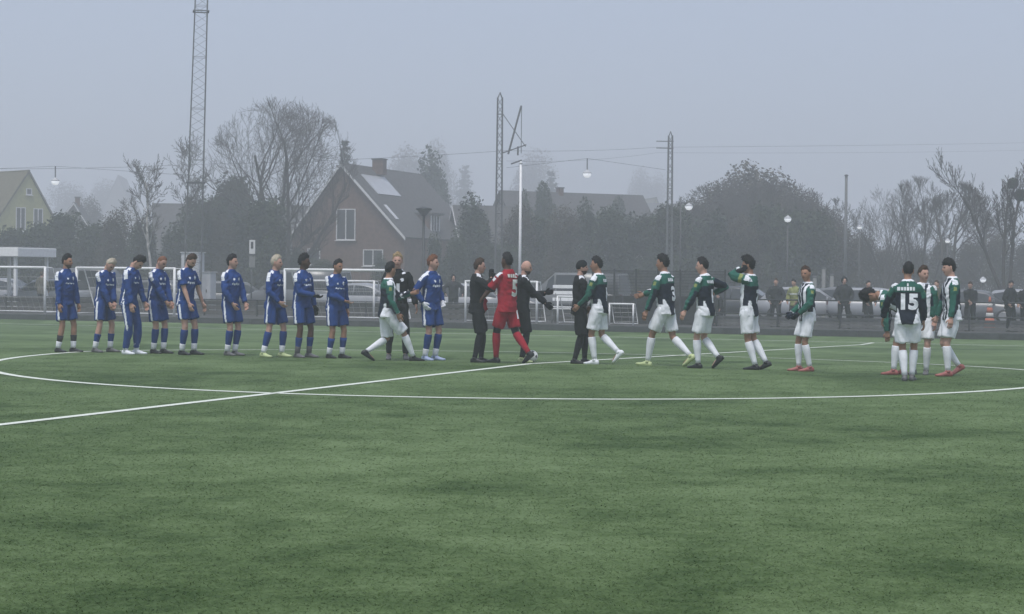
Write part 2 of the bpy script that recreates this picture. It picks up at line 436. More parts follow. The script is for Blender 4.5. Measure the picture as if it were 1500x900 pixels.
def hand_mesh(mb, g, k, inf=0.0, grip=.55):
    sh, el, wr = g.arm[k]; sgn = 1 if k == 'R' else -1
    d = (wr - el).normalized(); d2 = g.q.get(k + 'D')
    if d2: d = (d * .3 + Vector(d2)).normalized()
    rt, fw, up = g.fr(1.3)
    side = fw if abs(d.dot(fw)) < .8 else up
    th = (side - d * side.dot(d)).normalized(); nrm = d.cross(th) * (sgn)      # thumb side, palm normal
    if nrm.dot(rt) * sgn > 0: nrm = -nrm
    c = wr
    rs = []
    for s_, w_, t_ in ((-.015, .026, .019), (.02, .036, .017), (.06, .043, .016), (.092, .041, .013)):
        rs.append(ell(c + d * s_, th, nrm, w_ + inf, t_ + inf, 8))
    mb.rings(rs)
    L = (.070, .078, .072, .056)
    for i in range(4):
        off = (.030 - .020 * i); a = c + d * .088 + th * off
        b1 = a + (d + nrm * grip * .5).normalized() * L[i] * .5; b2 = b1 + (d + nrm * grip * 1.8).normalized() * L[i] * .32; b3 = b2 + (d * .6 + nrm * grip * 2.5).normalized() * L[i] * .25
        mb.tube([a, b1, b2, b3], [.0095 + inf, .009 + inf, .0085 + inf, .005 + inf], 6)
    a = c + d * .022 + th * .030; b1 = a + (th * .75 + d * .8 + nrm * .3).normalized() * .042; b2 = b1 + (d + th * .25 + nrm * .3).normalized() * .034
    mb.tube([a, b1, b2], [.013 + inf, .011 + inf, .006 + inf], 6)
def boot_mesh(mb, g, k):
    ank, yaw, drop = g.foot[k]
    f0 = Vector((math.sin(yaw), math.cos(yaw), 0)); r0 = Vector((f0.y, -f0.x, 0)); u0 = Vector((0, 0, 1))
    f = f0 * math.cos(drop) - u0 * math.sin(drop); u = u0 * math.cos(drop) + f0 * math.sin(drop)
    o = ank - u * .09
    rs = []
    for y, w, h, zb in ((-.072, .022, .05, .012), (-.06, .034, .078, .002), (-.02, .038, .092, 0), (.03, .038, .088, 0), (.08, .044, .066, 0), (.13, .047, .05, 0), (.17, .040, .04, .004), (.20, .018, .026, .010)):
        rs.append(ell(o + f * y + u * (zb + h / 2), r0, u, w, h / 2, 10, 2.8))
    mb.rings(rs)
    mb.tube([ank - u * .03, ank + u * .012], [.045, .043], 10)

def tor_coords(g, C):
    """C (n,3): -> x, y, z in the straight torso, using the closest spine sample"""
    O = np.array([s[1] for s in g.spine]); U = np.array([s[4] for s in g.spine]); RT = np.array([s[2] for s in g.spine]); FW = np.array([s[3] for s in g.spine]); Z = np.array([s[0] for s in g.spine])
    D = C[:, None, :] - O[None]
    h = np.einsum('nij,ij->ni', D, U); i = np.abs(h).argmin(1); n = np.arange(len(C))
    d = D[n, i]
    return (d * RT[i]).sum(1), (d * FW[i]).sum(1), Z[i]
def arm_coords(g, C, k):
    sh, el, wr = [np.array(v) for v in g.arm[k]]
    def seg(a, b):
        u = b - a; L = np.linalg.norm(u); t = np.clip(((C - a) @ u) / L ** 2, -.25, 1.1); q = C - (a + t[:, None] * u); return t, q, np.linalg.norm(q, axis=1)
    t1, q1, d1 = seg(sh, el); t2, q2, d2 = seg(el, wr)
    m = d1 <= d2
    return np.where(m, t1, 1 + t2), np.where(m[:, None], q1, q2), np.where(m, d1, d2)

def paint_shirt(kit, g, C, N):
    n = len(C); mi = np.zeros(n, int)
    x, y, z = tor_coords(g, C)
    tr, qr, dr = arm_coords(g, C, 'R'); tl, ql, dl = arm_coords(g, C, 'L')
    isarm = ((np.minimum(dr, dl) < .085) & (np.abs(x) > .135) & (z < 1.6)) | (np.minimum(dr, dl) < .06) & (np.where(dr < dl, tr, tl) > .35)
    t = np.where(dr < dl, tr, tl); q = np.where((dr < dl)[:, None], qr, ql)
    rt, fw, up = [np.array(v) for v in g.fr(1.45)]
    lat = q @ fw; sgn = np.where(dr < dl, 1, -1); out = (q @ rt) * sgn
    if kit == 'blue':      # mats: blue, white
        stripe = isarm & (t < .18) & (np.abs(lat) < .036) & ((out > -.01) | (q @ up > 0))
        stripe |= (~isarm) & (z > 1.40) & (np.abs(x) > .08) & (np.abs(y + .004) < .030) & (N @ up > .3)
        patch = isarm & (np.abs(t - .30) < .10) & (np.abs(lat) < .034) & (out > 0)
        side = (~isarm) & (z < 1.22) & (np.abs(y + .02 - (z - 1.0) * .18) < .012) & (np.abs(x) > .10)
        fr_ = (~isarm) & (y > .05)
        crest = fr_ & (((x + .072) / .027) ** 2 + ((z - 1.355) / .032) ** 2 < 1)
        mark = fr_ & (((x - .062) / .02) ** 2 + ((z - 1.352) / .018) ** 2 < 1)
        spons = fr_ & (np.abs(x) < .105) & (np.abs(z - 1.268 - .006 * np.sin(x * 90)) < .013) & (np.sin(x * 150) > -.8)
        mi[stripe | patch | side | crest | mark | spons] = 1
    elif kit == 'green':   # green, navy, white, badge
        bk = (~isarm) & (y < .0)
        frn = (~isarm) & ~bk
        mi[bk & (z < 1.345)] = 1
        mi[bk & (z < 1.10) & (np.abs(x) > .085 + (z - .86) * .25)] = 2
        mi[frn] = 2
        mi[frn & (np.abs(np.abs(x) - .075) < .022)] = 1
        mi[frn & (np.abs(x) < .03)] = 1
        mi[(~isarm) & (np.abs(x) > .128) & (np.abs(y) < .045) & (z > 1.02)] = 1
        mi[(~isarm) & (z > 1.50)] = 2
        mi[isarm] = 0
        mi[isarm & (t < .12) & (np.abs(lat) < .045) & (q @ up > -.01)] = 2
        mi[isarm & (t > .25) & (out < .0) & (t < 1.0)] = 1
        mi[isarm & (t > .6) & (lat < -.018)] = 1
        mi[isarm & (np.abs(t - .34) < .10) & (np.abs(lat) < .024) & (out > 0.01)] = 3
        mi[isarm & (t > 1.93)] = 2
    elif kit == 'black':
        mi[(~isarm) & (y > .05) & (((x + .07) / .028) ** 2 + ((z - 1.35) / .03) ** 2 < 1)] = 1
        mi[(~isarm) & (z > 1.44) & (np.abs(np.abs(x) - .10) < .03) & (y > -.03) & (N @ up > .5)] = 1
    elif kit == 'red':
        mi[isarm & (t < .12) & (np.abs(lat) < .03) & (q @ up > 0)] = 1
        mi[isarm & (np.abs(t - .32) < .1) & (np.abs(lat) < .022) & (out > 0.01)] = 1
    elif kit == 'vest':
        mi[(~isarm) & (np.abs(z - 1.25) < .035)] = 1
    return mi
def paint_shorts(kit, g, C, N):
    n = len(C); mi = np.zeros(n, int); x, y, z = tor_coords(g, C)
    if kit == 'blue':
        for k, sgn in (('R', 1), ('L', -1)):
            hip, knee, _ = [np.array(v) for v in g.leg[k]]; u = knee - hip; t = ((C - hip) @ u) / (u @ u)
            q = C - (hip + t[:, None] * u); rt, fw, up = [np.array(v) for v in g.fr(.9)]
            mi[(t > -.25) & ((q @ rt) * sgn > .055) & (np.abs(q @ fw) < .019) & (np.sign(x) == sgn)] = 1
    return mi
KITS = {'blue': ['blue', 'white'], 'green': ['green', 'navy', 'white', 'badge'], 'black': ['black', 'white'], 'red': ['red', 'white'], 'vest': ['yellow', 'pale']}

_font = {}
def text_mesh(s, size, bold=.0):
    if s[0] == '#':        # lettering too small to read in the photograph: a row of short bars
        n = int(s[1:]); rr_ = random.Random(n); x = -n * size * .36; v, f = [], []
        for i in range(n):
            w = size * rr_.uniform(.36, .60); hh = size * rr_.uniform(.30, .38); o = len(v)
            v += [(x, -hh, 0), (x + w, -hh, 0), (x + w, hh, 0), (x, hh, 0)]; f.append((o, o + 1, o + 2, o + 3)); x += w + size * .14
        return v, f
    c = bpy.data.curves.new('t', 'FONT'); c.body = s; c.size = size; c.align_x = 'CENTER'; c.align_y = 'CENTER'; c.offset = bold; c.resolution_u = 3
    o = bpy.data.objects.new('t', c); COL.objects.link(o)
    bpy.context.view_layer.update()
    me = bpy.data.meshes.new_from_object(o.evaluated_get(bpy.context.evaluated_depsgraph_get()))
    bm = bmesh.new(); bm.from_mesh(me); bmesh.ops.triangulate(bm, faces=bm.faces[:])
    for _ in range(4):
        lo = [e for e in bm.edges if e.calc_length() > .03]
        if not lo: break
        bmesh.ops.subdivide_edges(bm, edges=lo, cuts=1); bmesh.ops.triangulate(bm, faces=bm.faces[:])
    bm.verts.index_update(); v = [tuple(p.co) for p in bm.verts]; f = [tuple(q.index for q in p.verts) for p in bm.faces]; bm.free()
    bpy.data.objects.remove(o); bpy.data.curves.remove(c); bpy.data.meshes.remove(me)
    return v, f

PEOPLE = []
def person(px, feet, head, face, label, pose=None, group=None, **k):
    pose = dict(pose or {}); rp_ = random.Random(int(px * 3 + face))
    if 'pel' not in pose: pose['pel'] = (rp_.uniform(-.045, .045), rp_.uniform(-.03, .02))
    pose['twist'] = pose.get('twist', 0) + rp_.uniform(-8, 8); pose['tilt'] = rp_.uniform(-5, 5)
    pos = k.get('pos') or on_ground(px, feet)
    pos = pos - Vector((0, 0, .008))
    g = skeleton(pose)
    top = (g.hc + g.hm @ Vector((0, 0, .122))).z + k.get('hair_h', .015)
    if k.get('H'): S = k['H'] / 1.82
    else:
        d = pos.y; zt = at(px, head, d).z; S = (zt - pos.z) / top
    g.S = S
    vox = .0125 if k.get('near', True) else .018
    b_ = MB(); torso(b_, g, TORSO)
    for s in 'RL':
        limb(b_, g.leg[s], [(-.06, .080), (.15, .086), (.5, .074), (.9, .055), (1.0, .054), (1.1, .052), (1.3, .057), (1.6, .046), (1.9, .035), (2.0, .035)])
        limb(b_, g.arm[s], [(-.12, .032), (.03, .048), (.2, .053), (.45, .049), (.9, .040), (1.0, .041), (1.25, .041), (1.6, .034), (1.95, .026), (2.04, .025)])
        ank, yaw, drop = g.foot[s]; f0 = Vector((math.sin(yaw), math.cos(yaw), 0)) * math.cos(drop) - Vector((0, 0, math.sin(drop)))
        b_.tube([ank - f0 * .04 - Vector((0, 0, .035)), ank + f0 * .05 - Vector((0, 0, .045)), ank + f0 * .14 - Vector((0, 0, .062))], [.025, .03, .018], 8)
    b_.tube([g.neck[0] - Vector((0, 0, .04)), lerp(*g.neck, .5), g.neck[1] + Vector((0, 0, .03))], [.068, .056, .056], 12)
    g.t_body = remesh(b_, vox, 2, 'body')
    # shirt or jacket
    loose = k.get('loose', .016); jacket = k.get('jacket', False)
    b_ = MB(); hem = k.get('hem', .86)
    rows = [(hem, .176, .126, -.008), (hem + .05, .170, .122, -.008)] + [(z, a, bb, yo) for z, a, bb, yo in TORSO if z > hem + .07]
    rows = [(z, max(a, .156 if z < 1.2 else 0), max(bb, .110 if z < 1.2 else 0), yo) for z, a, bb, yo in rows]
    rows[-1] = (1.528, .056, .055, -.006); torso(b_, g, rows, loose)
    sl = k.get('sleeve', 1.93)
    for s in 'RL':
        rr = [(t, r + loose * .9) for t, r in ((-.16, .030), (.03, .050), (.25, .056), (.5, .053), (.9, .046), (1.0, .047), (1.25, .046), (1.6, .040), (1.93, .031)) if t < sl] + [(sl, .034 + loose * .8 if sl > 1.2 else .060 + loose)]
        limb(b_, g.arm[s], rr)
    if k.get('hood'):
        rt, fw, up = g.fr(1.5); b_.tube([g.sp(1.47, -.08, -.05), g.sp(1.50, 0, -.085), g.sp(1.47, .08, -.05)], [.045, .06, .045], 10)
    g.t_shirt = remesh(b_, .0115 if k.get('near', True) else .02, 2, 'shirt')
    # shorts or trousers
    b_ = MB(); torso(b_, g, [(.845, .12, .10, -.008), (.88, .160, .118, -.01), (.95, .158, .112, -.012), (1.02, .146, .100, -.004), (1.06, .138, .092, 0)], .010)
    if k.get('trousers'):
        w = k.get('leg_w', .014)
        for s in 'RL': limb(b_, g.leg[s], [(-.05, .088), (.15, .090 + w), (.5, .078 + w), (1.0, .060 + w), (1.3, .060 + w), (1.7, .048 + w), (1.94, .042 + w)])
    else:
        e = k.get('short_len', .80)
        for s in 'RL': limb(b_, g.leg[s], [(-.05, .092), (.15, .106), (.45, .108), (e, .104)], 12)
    g.t_shorts = remesh(b_, .0125 if k.get('near', True) else .02, 2, 'shorts')
    PEOPLE.append((g, pos, face, label, group, k))
    return g

def push(me, fn):
    n = len(me.vertices); co = np.empty(n * 3, np.float32); no = np.empty(n * 3, np.float32)
    me.vertices.foreach_get('co', co); me.vertices.foreach_get('normal', no); co = co.reshape(-1, 3); no = no.reshape(-1, 3)
    a = np.array([fn(Vector(p)) for p in co], np.float32)
    me.vertices.foreach_set('co', (co + no * a[:, None]).ravel()); me.update()
def finish_people():
    bpy.context.view_layer.update(); dg = bpy.context.evaluated_depsgraph_get()
    def take(o, name):
        me = bpy.data.meshes.new_from_object(o.evaluated_get(dg)); me.name = name; me.materials.clear(); return me
    got = [(take(g.t_body, 'body'), take(g.t_shirt, 'shirt'), take(g.t_shorts, 'shorts')) for g, *_ in PEOPLE]
    for o in TEMP:
        me = o.data; bpy.data.objects.remove(o); bpy.data.meshes.remove(me)
    for idx, ((g, pos, face, label, group, k), (mb_, ms, mo)) in enumerate(zip(PEOPLE, got)):
        root = empty('person', pos, -R(face), label, 'person', group); root.scale = (g.S,) * 3
        skin = SKIN[k.get('skin', 'light')]
        # body: remeshed trunk and limbs, plus head and hands in the same mesh
        x = MB(); x.v = [tuple(v.co) for v in mb_.vertices]; x.f = [tuple(p.vertices) for p in mb_.polygons]; x.mi = [0] * len(x.f)
        bpy.data.meshes.remove(mb_)
        head_mesh(x, g, bool(k.get('beard')))
        for s in 'RL': hand_mesh(x, g, s, grip=k.get('grip', .55))
        link('body', x.mesh('body', [skin, EYE, LIP, BEARD]), root)
        # shirt
        n = len(ms.polygons); C = np.empty(n * 3); N = np.empty(n * 3)
        push(ms, lambda p: noise.noise(p * 6 + Vector((idx * 3.1, 0, 0))) * .014 + (abs(noise.noise(Vector((p.x * 9 + p.z * 6, p.y * 9, p.z * 11)) + Vector((idx, 5, 0)))) - .2) * .022)
        ms.polygons.foreach_get('center', C); ms.polygons.foreach_get('normal', N); C = C.reshape(-1, 3); N = N.reshape(-1, 3)
        kit = k.get('kit')
        cols = KITS[kit] if kit else [k['top']]
        for c in cols: ms.materials.append(cloth(c))
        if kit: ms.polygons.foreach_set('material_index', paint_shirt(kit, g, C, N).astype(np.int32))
        ms.polygons.foreach_set('use_smooth', [True] * n)
        sh = link(k.get('top_name', 'shirt'), ms, root)
        bvh = BVHTree.FromPolygons([v.co for v in ms.vertices], [tuple(p.vertices) for p in ms.polygons])
        for txt, size, zc, xc, col_, bold in k.get('print', ()):
            v, f = text_mesh(txt, size, bold); rt, fw, up = g.fr(zc); o = g.sp(zc, xc, 0); nv = []
            for a, b2, _ in v:
                p = o + rt * a + up * b2 - fw * .6; hit = bvh.ray_cast(p, fw)
                nv.append(tuple(hit[0] - fw * .007) if hit[0] else tuple(p + fw * .45))
            t = MB(); t.add(nv, f); t.build('shirt_number' if txt.isdigit() else 'shirt_lettering', cloth(col_), sh)
        for txt, size, zc, xc, col_, bold in k.get('front', ()):
            v, f = text_mesh(txt, size, bold); rt, fw, up = g.fr(zc); o = g.sp(zc, xc, 0); nv = []
            for a, b2, _ in v:
                p = o - rt * a + up * b2 + fw * .6; hit = bvh.ray_cast(p, -fw)
                nv.append(tuple(hit[0] + fw * .007) if hit[0] else tuple(p - fw * .45))
            t = MB(); t.add(nv, [q[::-1] for q in f]); t.build('shirt_number' if txt.isdigit() else 'shirt_lettering', cloth(col_), sh)
        # shorts
        n = len(mo.polygons); C = np.empty(n * 3); N = np.empty(n * 3)
        push(mo, lambda p: (abs(noise.noise(Vector((p.x * 13, p.y * 13, p.z * 4)) + Vector((idx * 2, 1, 0)))) - .2) * .028)
        mo.polygons.foreach_get('center', C); mo.polygons.foreach_get('normal', N); C = C.reshape(-1, 3); N = N.reshape(-1, 3)
        sc_ = k.get('bottom', 'black')
        for c in ([sc_, 'white'] if kit == 'blue' else [sc_]): mo.materials.append(cloth(c))
        if kit == 'blue': mo.polygons.foreach_set('material_index', paint_shorts('blue', g, C, N).astype(np.int32))
        mo.polygons.foreach_set('use_smooth', [True] * n)
        so = link('trousers' if k.get('trousers') else 'shorts', mo, root)
        if k.get('short_no'):
            txt, size, zc, xc = k['short_no']; bv = BVHTree.FromPolygons([v.co for v in mo.vertices], [tuple(p.vertices) for p in mo.polygons])
            v, f = text_mesh(txt, size, .012); rt, fw, up = g.fr(.85); o = g.sp(.9, xc, 0) - up * (.9 - zc); nv = []
            for a, b2, _ in v:
                p = o + rt * a + up * b2 - fw * .6; hit = bv.ray_cast(p, fw); nv.append(tuple(hit[0] - fw * .007) if hit[0] else tuple(p + fw * .45))
            t = MB(); t.add(nv, f); t.build('shorts_number', cloth('white'), so)
        # leggings, socks, boots
        for s in 'RL':
            hip, knee, ank = g.leg[s]
            if k.get('leggings'):
                t = MB(); limb(t, g.leg[s], [(.3, .088), (.6, .076), (.95, .060), (1.1, .058), (1.3, .062), (1.6, .051), (1.95, .041)], 12); t.build('legging', cloth(k['leggings']), root, True)
            if k.get('socks'):
                a = k.get('sock_top', 1.12); prof = [(a, .059), (a + .03, .063), (1.3, .066), (1.45, .061), (1.65, .052), (1.85, .044), (2.0, .042)]
                prof = [q for q in prof if q[0] >= a]
                t = MB(); limb(t, g.leg[s], prof, 12); t.build('sock', cloth(k['socks']), root, True)
            if k.get('ankle'):
                t = MB(); limb(t, g.leg[s], [(1.72, .050), (1.75, .053), (1.9, .048), (2.0, .046)], 12); t.build('ankle_sock', cloth(k['ankle']), root, True)
            t = MB(); boot_mesh(t, g, s); t.build('boot', shoe(k.get('boots', 'black')), root, True)
            if k.get('gloves'):
                t = MB(); hand_mesh(t, g, s, .005, k.get('grip', .55)); t.build('glove', cloth(k['gloves']), root, True)
        h = k.get('hair', 'brown')
        if h: hair_mesh(g, k.get('style', {}), idx * 7.3).build('hair', HAIR[h], root, True)
        if k.get('cap'): hair_mesh(g, dict(vol=.018, back=-.03, front=.045, curl=.001, helm=True), 1).build('beanie', cloth(k['cap']), root, True)
        if k.get('hooded'):
            hair_mesh(g, dict(vol=.035, back=-.12, front=.075, curl=.002, helm=True), 1).build('hood', cloth(k['hooded']), root, True)
        if k.get('extra'): k['extra'](root, g)

BLUE = dict(kit='blue', bottom='blue', socks='blue', top_name='shirt')
GREEN = dict(kit='green', bottom='white', socks='white', sock_top=1.10)
CLASP = dict(RH=(.07, .24, .90), LH=(-.05, .25, .88), RE=(.8, -.6, -.2), LE=(-.8, -.6, -.2))
GB = 'players in blue lined up on the centre circle'; GG = 'players in green and white walking along the line'
person(95, 516, 373, 115, 'person in blue shirt and shorts, bare shins above short dark socks, black beard', dict(hy=-12, RH=(.24, .06, .84), LH=(-.24, .12, .82), RF=(.13, -.05, 0), LF=(-.14, .08, 0)), GB,
       **{**BLUE, 'socks': 'dgrey', 'sock_top': 1.45, 'ankle': 'white'}, skin='tan', hair='black', beard='black', boots='black', style=dict(vol=.022, curl=.006, front=.074), sleeve=1.98)
person(148, 516, 380, 115, 'person in blue with pale hair, head bowed over loosely clasped hands, bare knees', dict(lean=8, hp=38, hy=10, **CLASP, RF=(.14, -.03, 0), LF=(-.16, .08, 0)), GB,
       **{**BLUE, 'sock_top': 1.38}, skin='light', hair='pale', boots='grey', ankle='white', style=dict(vol=.014, curl=.004))
person(190, 519, 377, 112, 'person in blue with long blue trousers and white boots, black hair, head bowed', dict(lean=7, hp=45, RH=(.20, .16, .84), LH=(-.20, .20, .84), RF=(.10, -.02, 0), LF=(-.10, .07, 0)), GB,
       **{**BLUE, 'socks': None}, trousers=True, leg_w=.012, ankle='white', skin='light', hair='black', boots='white', style=dict(vol=.024, curl=.006))
person(232, 518, 375, 117, 'person in blue with shaved reddish hair, looking down with hands clasped in front', dict(lean=5, hp=24, **CLASP, RF=(.09, -.04, 0), LF=(-.08, .05, 0)), GB,
       **BLUE, skin='light', hair='red', boots='black', ankle='white', style=dict(vol=.004, curl=.001, tuft=.003))
person(275, 520, 373, 117, 'person in blue with short sleeves and bare forearms, brown hair, looking down', dict(lean=4, hp=28, RH=(.20, .18, .88), LH=(-.27, .14, .84), RF=(.10, -.05, 0), LF=(-.11, .05, 0)), GB,
       **BLUE, skin='light', hair='brown', beard='brown', boots='black', ankle='white', sleeve=.72, short_len=.72, style=dict(vol=.016, curl=.004))
person(337, 521, 373, 119, 'person in blue with wavy dark hair, head up, both hands at hip height', dict(lean=0, hy=-14, RH=(.17, .18, .93), LH=(-.17, .20, .93), RE=(.9, -.4, -.2), LE=(-.9, -.4, -.2), RF=(.08, 0, 0), LF=(-.07, .05, 0)), GB,
       **BLUE, skin='light', hair='black', boots='grey', ankle='white', style=dict(vol=.018, curl=.005, back=-.075, front=.074))
person(400, 523, 374, 119, 'person in blue with white blond hair and pale yellow boots, one hand on the hip', dict(lean=1, hy=-10, RH=(.12, .22, .97), LH=(-.25, .0, .88), RE=(.9, -.5, -.2), RF=(.20, -.06, 0), LF=(-.12, .10, 0)), GB,
       **BLUE, skin='light', hair='pale', boots='lime', ankle='white', style=dict(vol=.018, curl=.004))
person(443, 524, 373, 127, 'person in blue with dark gloves, black curly hair, one forearm across the belly', dict(lean=1, hy=-22, RH=(-.02, .24, 1.08), LH=(-.28, .04, .83), RE=(.9, -.4, -.5), RF=(.11, -.02, 0), LF=(-.14, .02, 0)), GB,
       **{**BLUE, 'sock_top': 1.35}, skin='dark', hair='black', boots='grey', ankle='grey', gloves='black', style=dict(vol=.026, curl=.009))
person(490, 525, 380, 129, 'person in blue with black boots and short dark hair, bare hand resting on the belly', dict(lean=2, hy=-6, hp=6, RH=(-.02, .23, 1.04), LH=(-.26, .06, .83), RE=(.9, -.4, -.5), RF=(.11, -.03, 0), LF=(-.13, .06, 0)), GB,
       **{**BLUE, 'sock_top': 1.3}, skin='tan', hair='black', boots='black', ankle='white', style=dict(vol=.014, curl=.005))
person(630, 528, 374, 127, 'person in blue with white gloves and reddish brown hair near the goalkeeper in black', dict(lean=0, hy=-20, RH=(.21, .02, .98), LH=(-.24, .06, 1.0), RE=(.8, -.9, -.2), LE=(-.9, -.8, -.2), RF=(.11, -.02, 0), LF=(-.11, .02, 0)), GB,
       **BLUE, skin='light', hair='red', boots='bluewhite', ankle='white', gloves='white', style=dict(vol=.018, curl=.005))
person(581, 527, 371, 172, 'person in black goalkeeper kit with swept blond hair, number one on the chest', dict(lean=1, hy=8, RH=(.14, .34, 1.12), LH=(-.31, .10, .92), RF=(.13, 0, 0), LF=(-.15, -.02, 0)), None,
       kit='black', bottom='black', trousers=True, leg_w=.004, skin='light', hair='blond', boots='grey', style=dict(vol=.022, curl=.005, front=.078), front=[('1', .30, 1.16, -.0, 'white', .012)])
person(568, 529, 384, 72, 'person in green and white striding towards the black goalkeeper, dark hair', dict(lean=3, hy=-30, RH=(.26, .10, .80), LH=(-.05, .42, 1.15), RF=(.08, .42, .0, 5, 0), LF=(-.08, -.36, .02, -5, 30)), GG,
       **GREEN, skin='tan', hair='black', boots='black', style=dict(vol=.016, curl=.005), short_len=.92)
person(697, 531, 379, 84, 'referee person in all black kit with dark hair, gloved hand raised in greeting', dict(lean=0, hp=2, hy=2, RH=(.10, .24, 1.47), LH=(-.24, .08, .86), RE=(.7, -.1, -1), RD=(0, .1, 1), RF=(.10, -.03, 0, 14, 0), LF=(-.11, .10, 0, -10, 0)), 'match officials in black',
       kit='black', bottom='black', socks='black', sock_top=1.06, leggings='black', skin='light', hair='brown', boots='black', gloves='black', short_len=.95, style=dict(vol=.017, curl=.004, back=-.06))
person(741, 532, 371, 305, 'person in red goalkeeper kit with number 5 on the back and short black hair', dict(lean=-2, twist=8, hy=-4, RH=(.02, .48, 1.30), LH=(-.26, .38, .95), RE=(.6, -.2, -.8), LE=(-.8, -.3, -.4), RF=(.07, -.42, .02, 4, 34), LF=(-.05, .16, 0, -6, 0)), None,
       kit='red', bottom='red', socks='red', sock_top=1.02, leggings='black', skin='dark', hair='black', boots='black', sleeve=.85, short_len=.80, hem=.84, style=dict(vol=.020, curl=.005, back=-.07, front=.074),
       print=[('5', .36, 1.22, .055, 'pale', .014), ('#4', .085, 1.43, .02, 'pale', .003)], short_no=('1', .17, .80, .10))
person(763, 531, 381, 84, 'bald bearded person in black training kit behind the red goalkeeper, arms held forward', dict(lean=2, hy=6, hp=6, RH=(.18, .42, 1.02), LH=(-.14, .44, 1.22), RE=(.6, -.3, -1), LE=(-.6, -.3, -1), RF=(.10, .0, 0), LF=(-.10, .04, 0)), 'match officials in black',
       kit='black', bottom='black', leggings='black', socks='black', skin='light', hair=None, beard='brown', boots='lime', gloves='black', short_len=.95)
person(849, 533, 381, 84, 'bearded person in black kit and black beanie, arms crossed, beside the handshake line', dict(lean=0, hy=6, RH=(.02, .30, 1.10), LH=(.02, .26, 1.18), RE=(.9, -.3, -.5), LE=(-.9, -.3, -.5), RF=(.10, -.10, 0, 10, 0), LF=(-.10, .10, 0, -8, 0)), 'match officials in black',
       kit='black', bottom='black', leggings='black', socks='black', sock_top=1.06, skin='light', hair=None, cap='black', beard='black', boots='black', short_len=.98)
person(878, 534, 377, 297, 'person in green and white reaching a hand down towards the beanie wearer', dict(lean=2, hy=-12, LH=(-.20, .30, .98), RH=(.20, .26, .95), LE=(-.5, -.8, -.6), RF=(.07, -.34, .05, 2, 44), LF=(-.06, .06, 0, 0, 0), pel=(0, .02)), GG,
       **GREEN, skin='tan', hair='black', boots='white', style=dict(vol=.020, curl=.006), print=[('1', .29, 1.16, .03, 'white', .014), ('#3', .075, 1.40, 0, 'white', .003)])
person(972, 536, 374, 300, 'person in green and white with number 3 on the back and pale lime boots', dict(lean=3, hy=-16, LH=(-.27, .20, .80), RH=(.16, .44, 1.12), LE=(-.4, -1, -.3), RF=(.08, -.44, .02, 0, 34), LF=(-.07, .24, 0, 0, -6), pel=(0, -.02)), GG,
       **GREEN, skin='tan', hair='black', boots='lime', style=dict(vol=.026, curl=.007, back=-.055), print=[('3', .30, 1.17, .045, 'white', .014), ('#3', .075, 1.40, 0, 'white', .003)])
person(1030, 540, 378, 303, 'person in green and white with black boots and one elbow bent out behind', dict(lean=3, hy=-14, LH=(-.30, .22, .86), RH=(.30, -.02, 1.22), RE=(.6, -1, -.4), LE=(-.5, -1, -.3), RF=(.07, -.26, .03, 4, 40), LF=(-.06, .06, 0, 4, 0)), GG,
       **GREEN, skin='light', hair='black', boots='black', style=dict(vol=.020, curl=.005), print=[('1', .28, 1.16, .02, 'white', .014), ('#4', .075, 1.40, 0, 'white', .003)])
def undersleeve(root, g):
    for s_ in 'RL':
        t = MB(); limb(t, g.arm[s_], [(1.42, .050), (1.6, .047), (1.9, .040), (2.05, .042)], 12); t.build('undersleeve', cloth('black'), root, True)
person(1106, 542, 377, 297, 'person in green and white with both dark gloved hands raised to curly black hair', dict(lean=-3, hy=-8, hp=6, LH=(-.09, .16, 1.60), RH=(.08, .14, 1.62), LE=(-.5, .7, -.8), RE=(.5, .8, -.5), LD=(.4, -.3, 1), RD=(-.4, -.3, 1), LF=(-.05, -.02, 0, 0, 0), RF=(.08, -.16, .0, 0, 22), pel=(0, .12)), GG,
       **GREEN, skin='tan', extra=undersleeve, sleeve=1.5, hair='black', boots='black', gloves='black', style=dict(vol=.036, curl=.012, back=-.07, front=.074), print=[('7', .28, 1.16, .03, 'white', .014)])
person(1181, 544, 390, 262, 'person in green and white with dark gloves and red boots looking back over one side', dict(lean=0, hy=-38, hp=2, LH=(-.16, .20, .98), RH=(.10, .24, .98), LE=(-.9, -.6, -.3), RF=(.10, .10, 0, 4, 0), LF=(-.10, -.03, 0, 0, 0)), GG,
       **GREEN, skin='tan', hair='brown', boots='pink', gloves='navy', style=dict(vol=.014, curl=.004))
person(1316, 549, 420, 290, 'person in green and white bent double with black hair hanging forward, pink boots', dict(lean=66, hp=52, hy=0, LH=(-.22, .14, .55), RH=(.16, .20, .62), LE=(-.5, -1, .4), RE=(.5, -1, .4), LF=(-.10, .06, 0, 0, 0), RF=(.10, -.06, 0, 0, 0), pel=(0, -.12)), GG,
       **GREEN, H=1.86, skin='tan', hair='black', boots='pink', style=dict(vol=.036, curl=.012, back=-.07, front=.0))
person(1326, 558, 384, 12, 'person in green and white seen from behind with number 15 on the back', dict(lean=2, hy=4, LH=(-.34, .18, .95), RH=(.26, .16, .90), LE=(-1, -.5, -.2), RF=(.10, .10, 0, 10, 0), LF=(-.01, -.04, 0, 0, 0), pel=(.02, 0)), GG,
       **GREEN, skin='tan', hair='black', boots='grey', style=dict(vol=.014, curl=.004), print=[('15', .31, 1.18, 0, 'white', .016), ('#6', .075, 1.385, 0, 'white', .003), ('#1', .06, 1.445, 0, 'white', .003)])
person(1348, 549, 390, 205, 'person in green and white with brown hair, mostly behind the number 15 shirt', dict(lean=1, hy=-55, RH=(.26, .10, .84), LH=(-.25, .06, .84), RF=(.11, 0, 0), LF=(-.10, .02, 0)), GG,
       **GREEN, skin='light', hair='brown', boots='grey', style=dict(vol=.018, curl=.005))
